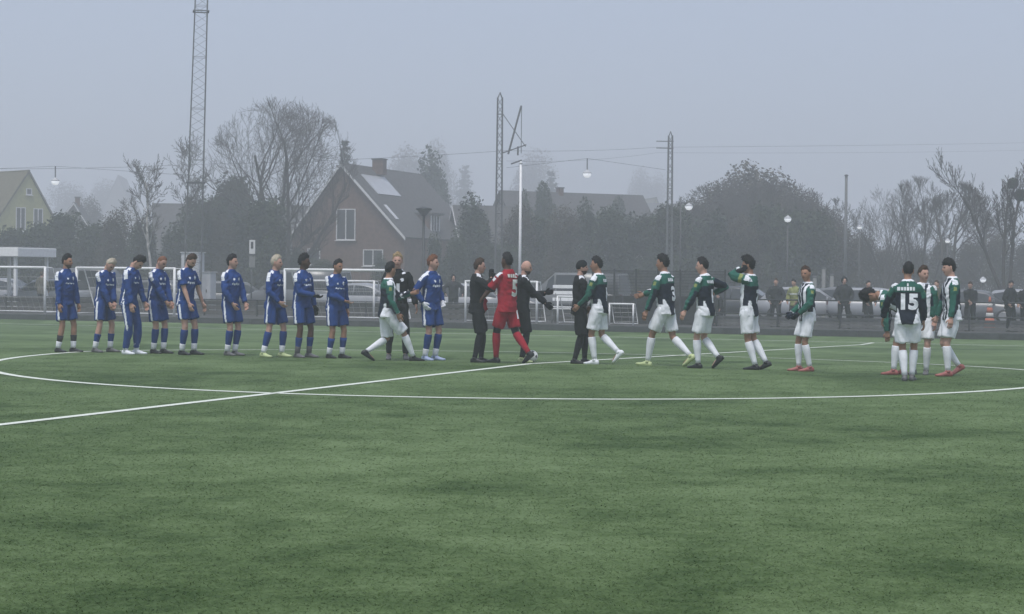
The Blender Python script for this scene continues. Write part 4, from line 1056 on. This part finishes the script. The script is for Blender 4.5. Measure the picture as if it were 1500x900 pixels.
def gable_house(loc, rz, W_, Hw, Hr, L, wall, roof, label, off=0.0, over=.35, trim=True, name='house'):
    """gable faces local -y; ridge runs along +y"""
    root = empty(name, loc, rz, label, 'house'); a = W_ / 2
    b = MB(); P = [(-a, 0, 0), (a, 0, 0), (a, 0, Hw), (off, 0, Hr - .12), (-a, 0, Hw)]; b.add(P + [(x, L, z) for x, _, z in P], [(0, 1, 2, 3, 4), (9, 8, 7, 6, 5), (1, 0, 5, 6), (2, 1, 6, 7), (3, 2, 7, 8), (4, 3, 8, 9), (0, 4, 9, 5)]); b.build('wall', wall, root)
    r = None
    for s in (-1, 1):
        e = Vector((s * a, 0, Hw)); rd = Vector((off, 0, Hr)); d = (e - rd); d2 = d * ((d.length + over) / d.length); ee = rd + d2
        b = MB(); q = [(rd.x, -over, rd.z), (ee.x, -over, ee.z), (ee.x, L + over, ee.z), (rd.x, L + over, rd.z)]
        if s > 0: q = [q[0], q[1], q[2], q[3]]
        else: q = [q[3], q[2], q[1], q[0]]
        up = Vector((0, 0, .14)); slab(b, [Vector(v) + up for v in q], .14); o = b.build('roof', roof, root)
        if s > 0: r = o
        if trim:
            b = MB(); n = Vector((0, 0, .10)); w = .24
            A, B = Vector((rd.x, -over - .03, rd.z + .1)), Vector((ee.x, -over - .03, ee.z + .1))
            b.add([A, B, B - Vector((0, 0, w)), A - Vector((0, 0, w)), A + Vector((0, -.05, 0)), B + Vector((0, -.05, 0)), B + Vector((0, -.05, -w)), A + Vector((0, -.05, -w))], [(0, 1, 2, 3), (7, 6, 5, 4), (0, 4, 5, 1), (1, 5, 6, 2), (2, 6, 7, 3), (3, 7, 4, 0)])
            b.build('barge_board', TRIM, root)
    return root, r
def chimney(root, x, y, z, h=1.3, w=.75):
    MB().box((x, y, z + h / 2), (w, w * .8, h), bev=.01).build('chimney', BRICK, root); MB().box((x, y, z + h + .05), (w + .12, w * .8 + .12, .1)).build('chimney_cap', PAVE, root)
# main brick house: gable seen frontally-left, ridge running back to the right
dH = 146.0; k = dH / F_PX
apx = at(499, 241, dH); lf = at(420, 322, dH); rtt = at(596, 359, dH)
GZ = -.31
house, hroof = gable_house(Vector(((at(428, 400, dH).x + at(590, 400, dH).x) / 2, dH, GZ)), R(-20), 6.9*1.4, 5.0, apx.z - GZ, 15.4, BRICK, TILE, 'brick house with a steep tiled roof, skylight panel and white framed windows', off=-.5)
window(house, -.15, at(497, 329, dH).z - GZ, 1.65, 2.45, -.012); window(house, 2.2, at(540, 378, dH).z - GZ, 1.7, 1.3, -.012); window(house, -2.9, at(450, 376, dH).z - GZ, 1.1, 1.3, -.012, 1)
def on_roof(root, u0, u1, y0, y1, W_, Hw, Hr, off, nm, mt, th=.05, lift=.16):
    a = W_ / 2; rd = Vector((off, 0, Hr)); e = Vector((a, 0, Hw)); P = lambda u, y: rd.lerp(e, u) + Vector((0, y, 0)) + Vector((.5, 0, .5)).normalized() * lift
    b = MB(); slab(b, [P(u0, y0), P(u1, y0), P(u1, y1), P(u0, y1)], th); return b.build(nm, mt, root)
HH = apx.z - GZ
on_roof(house, .14, .42, 1.6, 6.2, 6.9*1.4, 5.0, HH, -.5, 'skylight', M('skylight', (.42, .43, .45), .25, .06, 2, spec=.6))
on_roof(house, .58, .78, .8, 1.3, 6.9*1.4, 5.0, HH, -.5, 'roof_light', M('roof_light', (.6, .6, .62), .3))
chimney(house, .15, 5.6, HH - .5, 1.2, .95)
# dormer with white windows on the right slope
e = bpy.data.objects.new('dormer', None); COL.objects.link(e); e.parent = house; e.location = (4.35, 7.2, 5.35); e.scale = (1.35, 1.35, 1.35); e.rotation_euler.z = R(90)
MB().box((0, .9, .55), (1.5, 1.8, 1.1)).build('dormer_wall', BRICK, e); MB().box((0, .8, 1.16), (1.8, 2.2, .12)).build('dormer_roof', TILE, e)
for x in (-.42, 0, .42): MB().box((x, -.02, .55), (.34, .05, .9)).build('dormer_window', PANE, e)
for x in (-.63, -.21, .21, .63): MB().box((x, -.05, .55), (.08, .06, 1.0)).build('dormer_frame', TRIM, e)
# wing behind to the right
dW = 170.0
p = at(735, 400, dW); p.z = GZ
wing, wr_ = gable_house(p, R(-62), 9.8, 4.2, at(700, 281, dW).z - GZ, 14.7, GREYR, TILE, 'low house with a long grey roof and pale gable behind the brick house', trim=False, name='house')
window(wing, -.8, 4.2, 1.2, 1.9, -.012, 1); window(wing, 2.4, 2.4, 1.4, 1.5, -.012); chimney(wing, 0, 6, at(700, 281, dW).z - GZ - .3, .8, .6)
# dark garage between the two
p = at(668, 400, 156); p.z = GZ
gar, _ = gable_house(p, R(-75), 7.2, 3.6, at(668, 303, 156).z - GZ, 7.0, M('dark_render', (.07, .068, .066), .9), TILE, 'dark gabled outbuilding with white trim beside the brick house'); window(gar, 0, 2.8, 1.0, .9, -.012)
# yellow house
dY = 170.0; p = at(38, 400, dY); p.z = GZ
yh, _ = gable_house(p, R(46), 6.6, 6.2, at(40, 251, dY).z - GZ, 16, YEL, TILE2, 'yellow rendered house with a red tiled roof and tall white windows', off=.2, over=.15, trim=False)
zw = at(40, 322, dY).z - GZ; window(yh, -.6, zw, 1.0, 2.2, -.012, 2); window(yh, 1.2, zw - .1, 1.0, 2.3, -.012, 2); window(yh, .25, at(44, 281, dY).z - GZ, .6, .6, -.012, 1); window(yh, -1.6, 2.0, 1.2, 1.4, -.012)
dS = 195.0; p = at(102, 400, dS); p.z = GZ
sh_, _ = gable_house(p, R(8), 6.4, 4.6, at(107, 298, dS).z - GZ, 9, GREYR, TILE, 'small dark gabled house with a white edged roof left of the mast', off=.4); window(sh_, .2, 5.0, 1.0, 1.3, -.012); chimney(sh_, .5, 3, at(107, 298, dS).z - GZ - .3, 1.0, .5)
dS = 175.0; p = at(228, 400, dS); p.z = GZ
sh2, _ = gable_house(p, R(-80), 8, 3.6, at(228, 300, dS).z - GZ, 14, GREYR, TILE, 'low grey roofed house with chimneys behind the birch and the mast', trim=False); chimney(sh2, 0, 3, at(228, 300, dS).z - GZ - .3, 1.0, .7); chimney(sh2, 0, 11, at(228, 300, dS).z - GZ - .3, 1.0, .7); window(sh2, 0, 2, 1, 1, -.012)
dC = 520.0; p = at(172, 400, dC); p.z = GZ
ch, _ = gable_house(p, R(6), 13.5, 14.0, at(174, 257, dC).z - GZ, 24, GREYR, TILE, 'distant steep pyramid roofed building fading into the fog', trim=False, name='building'); window(ch, 0, 11, 1.2, 2.0, -.012)
dC = 330.0; p = at(862, 400, dC); p.z = GZ
fh, _ = gable_house(p, R(-68), 13, 7.0, at(850, 296, dC).z - GZ, 24, GREYR, TILE, 'distant house with a long sloping grey roof beyond the hedge', trim=False); window(fh, 0, 4, 1.2, 1.4, -.012)
dC = 340.0; p = at(960, 400, dC); p.z = GZ
fh2, _ = gable_house(p, R(10), 8, 7.0, at(958, 290, dC).z - GZ, 10, YEL, TILE2, 'distant yellow gabled house just left of the farther railway mast', trim=False); window(fh2, 0, 7.5, .9, 1.1, -.012)

# ------------------------------------------------------------------ trees and shrubs
BARK = M('bark', (.055, .050, .044), .9, .3, 6, .4, 30); BIRCH = M('birch_bark', (.34, .33, .31), .8, .45, 3, .3, 20); TWIG = M('twigs', (.060, .052, .045), .9, .3, 2)
def leaf_mat(name, c): return M(name, c, .8, .45, 1.2)
LEAF_E = leaf_mat('evergreen_leaf', (.030, .045, .026)); LEAF_C = leaf_mat('conifer_needle', (.024, .040, .026)); LEAF_B = leaf_mat('brown_thicket_leaf', (.062, .055, .040)); LEAF_I = leaf_mat('ivy_leaf', (.035, .048, .026))
def seg_mesh(name, segs, mt, thin=.03):
    A = np.array([(*a, *c, r0, r1) for a, c, r0, r1 in segs]); V = []; Fs = []; off = 0
    for sel, n in ((A[:, 6] >= thin, 6), (A[:, 6] < thin, 3)):
        S = A[sel]
        if not len(S): continue
        P0, P1 = S[:, :3], S[:, 3:6]; d = P1 - P0; d /= np.maximum(np.linalg.norm(d, axis=1, keepdims=True), 1e-6)
        ref = np.where((np.abs(d[:, 2]) < .9)[:, None], [[0, 0, 1.0]], [[0, 1.0, 0]]); x = np.cross(ref, d); x /= np.linalg.norm(x, axis=1, keepdims=True); y = np.cross(d, x)
        for j in range(n):
            pass
        ang = 2 * np.pi * np.arange(n) / n
        ring = x[:, None] * np.cos(ang)[None, :, None] + y[:, None] * np.sin(ang)[None, :, None]
        v = np.concatenate([P0[:, None] + ring * S[:, 6][:, None, None], P1[:, None] + ring * S[:, 7][:, None, None]], 1)
        m = len(S); base = off + np.arange(m)[:, None] * 2 * n; j = np.arange(n); k = (j + 1) % n
        f = np.stack([base + j, base + k, base + k + n, base + j + n], 2).reshape(-1, 4)
        V.append(v.reshape(-1, 3)); Fs.append(f); off += m * 2 * n
    return arr_mesh(name, np.concatenate(V), np.concatenate(Fs), mt, smooth=True)
def rot_off(d, ang, rg):
    a = Vector((rg.gauss(0, 1), rg.gauss(0, 1), rg.gauss(0, 1))); a = (a - d * a.dot(d)).normalized(); return (d * math.cos(ang) + a * math.sin(ang)).normalized()
def grow(rg, H, r0, first=.25, stems=1, spread=.85, levels=4, kids=(9, 7, 6, 4), ratio=(.62, .5, .45, .4), up=.25, ang=.75, rmin=.011, wander=.12, trunk_top=.85, fan=.28, W=None):
    env = (lambda p: ((p.x / (W / 2)) ** 2 + (p.y / (W / 2)) ** 2 + ((p.z - .60 * H) / (.40 * H)) ** 2) if p.z > .60 * H else ((p.x ** 2 + p.y ** 2) / (W * (.12 + .38 * max(0, p.z) / (.60 * H))) ** 2)) if W else None
    trunk, twigs = [], []
    def branch(p, d, L, r, lv, f0):
        n = (9, 6, 5, 3, 2)[min(lv, 4)]; pts = [p]; rads = [r]
        for i in range(n):
            d = rot_off(d, abs(rg.gauss(0, wander)), rg); d = (d + Vector((0, 0, up * (.25 if lv == 0 else 1) / n * 2))).normalized()
            q_ = p + d * (L / n)
            if env and (lv > 0 or i > 2) and env(q_) > rg.uniform(.86, 1.08): break
            p = q_; pts.append(p); rads.append(max(rmin, r * (1 - (i + 1) / n * (.55 if lv == 0 else .75))))
        out = trunk if lv < 2 else twigs; n = len(pts) - 1
        if n < 1: return
        for i in range(n): out.append((pts[i], pts[i + 1], rads[i], rads[i + 1]))
        if lv >= levels: return
        nk = kids[min(lv, len(kids) - 1)]
        for c in range(nk):
            u = f0 + (1 - f0) * (c + rg.random()) / nk; i = min(int(u * n), n - 1); q = pts[i].lerp(pts[i + 1], u * n - i); rr = rads[i]
            dd = (pts[i + 1] - pts[i]).normalized(); a = ang * rg.uniform(.65, 1.25) * (1.15 - .35 * u)
            branch(q, rot_off(dd, a, rg), L * ratio[min(lv, len(ratio) - 1)] * rg.uniform(.7, 1.2) * (1.15 - .45 * u) * (spread if lv == 0 else 1), max(rmin, rr * rg.uniform(.45, .62)), lv + 1, .18)
    for s in range(stems):
        d = Vector((0, 0, 1)) if stems == 1 else Vector((fan * (2 * (s + .5) / stems - 1) * 1.15 + rg.uniform(-.08, .08), rg.uniform(-fan, fan), 1)).normalized()
        branch(Vector((rg.uniform(-.3, .3) * (stems > 1), rg.uniform(-.3, .3) * (stems > 1), 0)), d, H * trunk_top * (rg.uniform(.8, 1) if stems > 1 else 1), r0, 0, first)
    return trunk, twigs
def bare_tree(loc, H, label, seed, cat='tree', name='bare_tree', bark=None, group=None, lean=0.0, **k):
    rg = random.Random(seed); tr, tw = grow(rg, H, **k)
    zs = float(np.percentile([s[1].z for s in tr + tw], 98.5)); f = 1.0 if k.get('W') else H / zs
    root = empty(name, loc, rg.random() * 6.28 if not lean else 0, label, cat, group); root.scale = (f, f, f)
    tr = [s for s in tr]; link('trunk', seg_mesh('trunk', tr, bark or BARK), root); link('crown', seg_mesh('crown', tw, TWIG), root)
    return root
def leaf_cloud(rg, pts, nor, size, flat=.6):
    """quads at pts with random tilt about nor"""
    n = len(pts); a = rg.normal(size=(n, 3)); a /= np.linalg.norm(a, axis=1, keepdims=True); nn = nor * flat + rg.normal(size=(n, 3)) * .6; nn /= np.linalg.norm(nn, axis=1, keepdims=True)
    x = np.cross(nn, a); x /= np.linalg.norm(x, axis=1, keepdims=True); y = np.cross(nn, x); s = size * rg.uniform(.5, 1.3, (n, 1))
    V = np.stack([pts - x * s, pts - y * s * .6, pts + x * s, pts + y * s * .6], 1).reshape(-1, 3); return V, np.arange(4 * n).reshape(-1, 4)
TALL = 1.9
def shrub_mesh(seed, n=7000, size=.10, lumps=16, mt=None, shape='round'):
    """unit shrub: about 1 wide (radius .5) and 1 high"""
    g = np.random.default_rng(seed); C = []
    for i in range(lumps):
        a = g.random() * 6.28; z = g.random()
        if shape == 'round': rr = .34 * math.sqrt(max(.05, 1 - (z - .35) ** 2 / .5)) * math.sqrt(g.random()); sz = g.uniform(.16, .26)
        elif shape == 'column': rr = .20 * g.random(); sz = g.uniform(.14, .24)
        else: rr = .36 * (1 - z) * math.sqrt(g.random()); sz = .10 + .16 * (1 - z)
        C.append((rr * math.cos(a), rr * math.sin(a), .10 + z * .74, sz))
    C = np.array(C); w = g.integers(0, lumps, n); d = g.normal(size=(n, 3)); d /= np.linalg.norm(d, axis=1, keepdims=True)
    r = C[w, 3] * (.45 + .75 * g.random(n) ** .7); P = C[w, :3] + d * r[:, None]; P[:, 2] = np.abs(P[:, 2]); P[:, 2] *= TALL
    V, Fq = leaf_cloud(g, P, d, size); return arr_mesh('foliage', V, Fq, mt)
def conifer_mesh(seed, n_tier=22, mt=None, H=1.0, wid=.20, droop=.35):
    g = np.random.default_rng(seed); P = []; N = []
    for t in range(n_tier):
        u = t / n_tier; z = .06 + u * .93; L = wid * (1 - u) ** .85 * g.uniform(.75, 1.15) + .012; nb = int(7 + 9 * (1 - u))
        for b_ in range(nb):
            a = g.random() * 6.28; l = L * g.uniform(.6, 1.15); m = max(4, int(60 * l / wid))
            s = g.random(m); q = np.stack([np.cos(a) * l * s, np.sin(a) * l * s, z - droop * l * s ** 1.5 + .02 * s], 1) + g.normal(size=(m, 3)) * .008
            P.append(q); N.append(np.tile([0, 0, 1.0], (m, 1)))
    V, Fq = leaf_cloud(g, np.concatenate(P), np.concatenate(N), .016, .9); return arr_mesh('foliage', V, Fq, mt)
def stem_of(root, H, r, mt=BARK):
    b = MB(); b.tube([(0, 0, 0), (0, 0, H * .5), (0, 0, H)], [r, r * .7, r * .15], 6); b.build('trunk', mt, root, True)
PROTO = [shrub_mesh(11, 11000, .036, 18, LEAF_E), shrub_mesh(12, 11000, .036, 14, LEAF_I), shrub_mesh(13, 15000, .024, 22, LEAF_B), shrub_mesh(14, 10000, .036, 14, LEAF_E, 'column'), shrub_mesh(15, 10000, .036, 20, LEAF_C, 'cone')]
CON = [conifer_mesh(21, 24, LEAF_C), conifer_mesh(22, 20, LEAF_C, wid=.15), conifer_mesh(23, 26, LEAF_C, wid=.24, droop=.5)]
def shrub(px, top, d, w_px, proto, label, group=None, name='shrub', cat='shrub'):
    d *= 1.32 if d < 200 else 1.75
    p = at(px, 400, d); p.z = GZ; H = at(px, top, d).z - GZ; w = w_px * d / F_PX
    root = empty(name, p, rng.random() * 6.28, label, cat, group)
    o = link('foliage', PROTO[proto], root); o.scale = (w, w * rng.uniform(.8, 1.1), H * 1.02 / TALL); stem_of(root, H * .7, .05 + .012 * H)
    return root
def conifer(px, top, d, proto, label, wid=1.0, group=None):
    p = at(px, 400, d); p.z = GZ; H = at(px, top, d).z - GZ; root = empty('conifer_tree', p, rng.random() * 6.28, label, 'tree', group)
    o = link('crown', CON[proto], root); o.scale = (H * wid, H * wid, H); stem_of(root, H * .95, .012 * H + .05); return root
def ground_at(px, d): p = at(px, 400, d); p.z = GZ; return p
def hgt(px, top, d): return at(px, top, d).z - GZ

bare_tree(ground_at(410, 128), hgt(410, 140, 128), 'big spreading bare tree with a wide domed crown left of the brick house', 17, lean=1, W=236 * 128 / F_PX, r0=.17, first=.26, stems=6, fan=.42, spread=1.0, levels=5, kids=(6, 5, 5, 4, 2), ratio=(.70, .66, .6, .55, .5), up=.08, ang=.66, wander=.12, rmin=.008, trunk_top=.80)
bare_tree(ground_at(222, 118), hgt(222, 232, 118), 'slim birch with a pale trunk left of the lattice mast', 8, name='birch_tree', bark=BIRCH, r0=.10, first=.4, spread=.8, levels=4, kids=(12, 6, 5, 3), ratio=(.36, .6, .55, .5), up=.15, ang=.7)
bare_tree(ground_at(258, 130), hgt(258, 205, 130), 'thin bare tree just behind the lattice mast', 9, r0=.09, first=.4, spread=.8, levels=4, kids=(12, 6, 5, 3), ratio=(.36, .6, .55, .5), up=.15, ang=.7)
bare_tree(ground_at(1345, 128), hgt(1345, 256, 128), 'bare multi-stemmed tree with steep branches behind the number 15 player', 31, lean=1, W=114 * 128 / F_PX, r0=.08, fan=.45, first=.15, stems=5, spread=.9, levels=4, kids=(5, 5, 5, 4), ratio=(.62, .62, .58, .5), rmin=.008, up=.12, ang=.55, wander=.10, trunk_top=.95)
bare_tree(ground_at(1296, 136), hgt(1296, 262, 136), 'bare fan shaped tree beside the dark utility pole', 32, lean=1, W=103 * 136 / F_PX, r0=.08, fan=.5, first=.15, stems=5, spread=.9, levels=4, kids=(5, 5, 5, 4), ratio=(.62, .62, .58, .5), rmin=.008, up=.12, ang=.55, wander=.10, trunk_top=.95)
bare_tree(ground_at(1392, 125), hgt(1392, 262, 125), 'bare tree with a crooked forked trunk behind the fringe haired player', 33, lean=1, W=128 * 125 / F_PX, r0=.15, fan=.2, first=.45, stems=2, spread=1.0, levels=5, kids=(6, 6, 5, 4, 3), ratio=(.62, .6, .56, .5, .5), up=.16, ang=.65, wander=.14, trunk_top=.85)
bare_tree(ground_at(1436, 144), hgt(1436, 256, 144), 'bushy bare tree with level twigs near the edge of the car park', 34, W=103 * 144 / F_PX, r0=.14, first=.15, spread=.9, levels=4, kids=(14, 8, 6, 4), ratio=(.5, .55, .55, .5), up=.10, ang=.85, wander=.12, trunk_top=.8)
t1 = bare_tree(ground_at(1478, 102), hgt(1478, 236, 102), 'tall leaning bare birch carrying dark mistletoe balls', 36, name='birch_tree', r0=.12, fan=.22, first=.45, stems=3, spread=.9, levels=4, kids=(6, 6, 5, 3), ratio=(.42, .6, .55, .5), up=.25, ang=.55, wander=.08)
bare_tree(ground_at(1512, 107), hgt(1512, 232, 107), 'tall bare tree at the end of the railing beyond the birch', 37, r0=.12, fan=.22, first=.4, stems=3, spread=.9, levels=4, kids=(6, 6, 5, 3), ratio=(.42, .6, .55, .5), up=.25, ang=.55, wander=.08)
for (px, py, rr) in ((1484, 269, .32), (1495, 286, .36)):
    c = at(px, py, 102); g_ = np.random.default_rng(int(px)); d_ = g_.normal(size=(1500, 3)); d_ /= np.linalg.norm(d_, axis=1, keepdims=True)
    V_, F_ = leaf_cloud(g_, np.array(c) + d_ * rr * g_.random((1500, 1)) ** .5, d_, .05); o = link('mistletoe', arr_mesh('mistletoe', V_, F_, LEAF_I))
    tag(o, 'smaller upper mistletoe ball in the tall leaning birch' if rr < .34 else 'larger lower mistletoe ball in the tall leaning birch', 'mistletoe', 'mistletoe balls in the birch')
# the domed thicket in front of the railway
DOME = 'bare trees of the domed thicket'
for i, (px, top, d, w, lab) in enumerate(((1100, 243, 146, 1.0, 'highest dense twiggy tree of the domed thicket'), (1048, 268, 141, .9, 'dense twiggy tree on the left shoulder of the domed thicket'), (1150, 262, 138, .9, 'dense twiggy tree on the right shoulder of the domed thicket'),
                                    (1196, 284, 136, .8, 'lower twiggy tree beside the utility pole'), (1010, 288, 136, .8, 'lower twiggy tree behind the globe lamp post'))):
    bare_tree(ground_at(px, d), hgt(px, top, d), lab, 50 + i, name='thicket_tree', group=DOME, W=150 * d / F_PX, r0=.10, first=.12, stems=4, fan=.45, spread=w, levels=4, kids=(7, 7, 6, 4), ratio=(.6, .58, .55, .5), up=.15, ang=.65, wander=.12, trunk_top=.85)
for i, (px, top, d, w) in enumerate(((1088, 256, 116, 130), (1128, 266, 114, 120), (1052, 282, 112, 110), (1170, 290, 110, 100), (1015, 304, 109, 80), (1210, 316, 108, 90))):
    shrub(px, top, d, w, 2, ['brown leafy mass filling the crest of the domed thicket', 'brown leafy mass filling the right crest of the domed thicket', 'brown leafy mass on the left flank of the thicket', 'brown leafy mass below the right shoulder of the thicket', 'low brown leafy mass behind the railway mast foot', 'low brown leafy mass near the foot of the utility pole'][i], DOME, 'thicket')
# conifers and evergreens above the roofs
conifer(503, 200, 180, 0, 'dark pointed conifer rising behind the brick house chimney', .9)
conifer(680, 238, 430, 2, 'pale distant spruce with level branches beyond the roofs')
conifer(806, 246, 330, 1, 'distant pointed conifer right of the white flagpole', 1.2)
conifer(790, 262, 310, 0, 'distant broad conifer left of the pointed one', 1.0)
for px, top, d, w, pr, lab in ((628, 238, 150, 84, 0, 'dark round evergreen tree behind the low house'), (598, 232, 260, 90, 2, 'pale distant round tree behind the brick house roof'), (640, 224, 270, 70, 2, 'pale distant twiggy tree beyond the dark round evergreen'),
                               (780, 236, 280, 84, 2, 'pale distant tree between the flagpole and the conifers'), (797, 274, 118, 52, 3, 'dark upright evergreen right of the flagpole'), (770, 296, 112, 48, 0, 'dark evergreen shrub behind the flagpole'),
                               (905, 294, 128, 46, 3, 'dark upright evergreen before the distant sloping roof'), (936, 262, 340, 60, 2, 'faint far tree left of the farther railway mast'), (962, 268, 340, 50, 2, 'faint far tree right beside the farther railway mast'),
                               (690, 300, 98, 84, 0, 'dense evergreen shrub covering the front of the outbuilding'), (345, 270, 110, 86, 1, 'ivy covered thicket under the left of the big bare tree'), (300, 300, 104, 80, 1, 'ivy thicket behind the foot of the lattice mast'),
                               (390, 300, 92, 76, 1, 'ivy shrub at the foot of the big bare tree'), (150, 276, 320, 70, 2, 'faint far tree beside the steep distant roof'), (100, 280, 300, 90, 2, 'faint far tree behind the hanging lamp'), (130, 300, 190, 60, 2, 'brown twiggy tree beside the white edged gable')):
    shrub(px, top, d, w, pr, lab, None, 'evergreen_tree' if pr in (0, 3) else 'twiggy_tree', 'tree')
# the long dark hedge row
HG = 'overgrown hedge shrubs along the back of the car park'
rg = random.Random(77)
HB = ['hiding the foot of the yellow house wall', 'directly below the yellow house windows', 'under the hanging lamp by the yellow house', 'before the white edged gable', 'right of the white edged gable', 'below the steep distant roof', 'around the pale birch trunk',
      'between the birch and the lattice mast', 'directly behind the tall grey cabinet', 'right of the lattice mast foot', 'behind the sign post', 'just left of the brick house gable', 'right of the white flagpole foot', 'below the upright evergreen by the flagpole',
      'under the distant conifers', 'below the lamp hung between the masts', 'below the distant sloping roof', 'under the upright evergreen by the sloping roof', 'below the distant yellow gable', 'at the foot of the farther railway mast', 'behind the globe lamp post by the thicket',
      'on the left under the domed thicket', 'below the left crest of the thicket', 'below the crest of the thicket', 'behind the globe lamp on the right flank', 'below the right shoulder of the thicket', 'at the foot of the utility pole']
LB = ['at the foot of the bare fan shaped tree', 'between the fan shaped and the multi-stemmed tree', 'behind the multi-stemmed tree', 'behind the crooked forked trunk', 'between the forked and the bushy tree', 'under the tree with level twigs', 'at the foot of the mistletoe birch', 'beyond the mistletoe birch']
hx = [(-20, 352), (20, 350), (58, 346), (95, 335), (135, 338), (172, 330), (210, 345), (248, 338), (285, 336), (322, 322), (355, 310), (395, 330), (760, 318), (792, 322), (826, 316), (858, 322), (890, 312), (922, 318), (952, 322), (985, 318), (1018, 326), (1052, 320), (1086, 326), (1120, 322), (1156, 328), (1192, 332), (1228, 340), (1264, 352), (1302, 362), (1340, 366), (1380, 362), (1420, 368), (1462, 364), (1502, 370), (1540, 368)]
for i, (px, top) in enumerate(hx):
    far = px > 1235
    shrub(px, top + rg.uniform(-16, 8), (97 if not far else 110) + rg.uniform(-3, 3), rg.uniform(62, 80) if not far else 60, rg.choice((0, 1, 1, 2)) if not far else 2, 'overgrown dark hedge shrub ' + HB[i] if not far else 'low brown hedge shrub ' + LB[i - 27], HG if not far else 'hedge shrubs under the bare trees', 'hedge_shrub')
GS = ['hiding the left foot of the brick gable', 'below the small left window of the brick house', 'below the lower right window of the brick house', 'at the foot of the disc headed street lamp', 'beside the outbuilding door', 'between the outbuilding and the railway mast', 'at the foot of the white flagpole']
for i, (px, top) in enumerate(((433, 372), (470, 384), (560, 380), (640, 352), (668, 356), (724, 362), (752, 366))):
    shrub(px, top, 93, 46, rg.choice((0, 1)), 'garden shrub ' + GS[i], 'garden shrubs before the houses', 'garden_shrub')

# ------------------------------------------------------------------ haze
def haze():
    b = MB(); b.box((0, 400, 17), (900, 920, 40)); o = b.build('haze', [])
    m = bpy.data.materials.new('haze'); m.use_nodes = True; n = m.node_tree
    for x in list(n.nodes):
        if x.type == 'BSDF_PRINCIPLED': n.nodes.remove(x)
    v = n.nodes.new('ShaderNodeVolumePrincipled'); v.inputs['Color'].default_value = (.965, .98, 1.0, 1); v.inputs['Density'].default_value = HAZE_DENSITY; v.inputs['Anisotropy'].default_value = 0.3
    n.links.new(v.outputs['Volume'], n.nodes['Material Output'].inputs['Volume']); o.data.materials.append(m)
    tag(o, 'pale grey winter fog over the whole place', 'fog', kind='stuff')
haze()
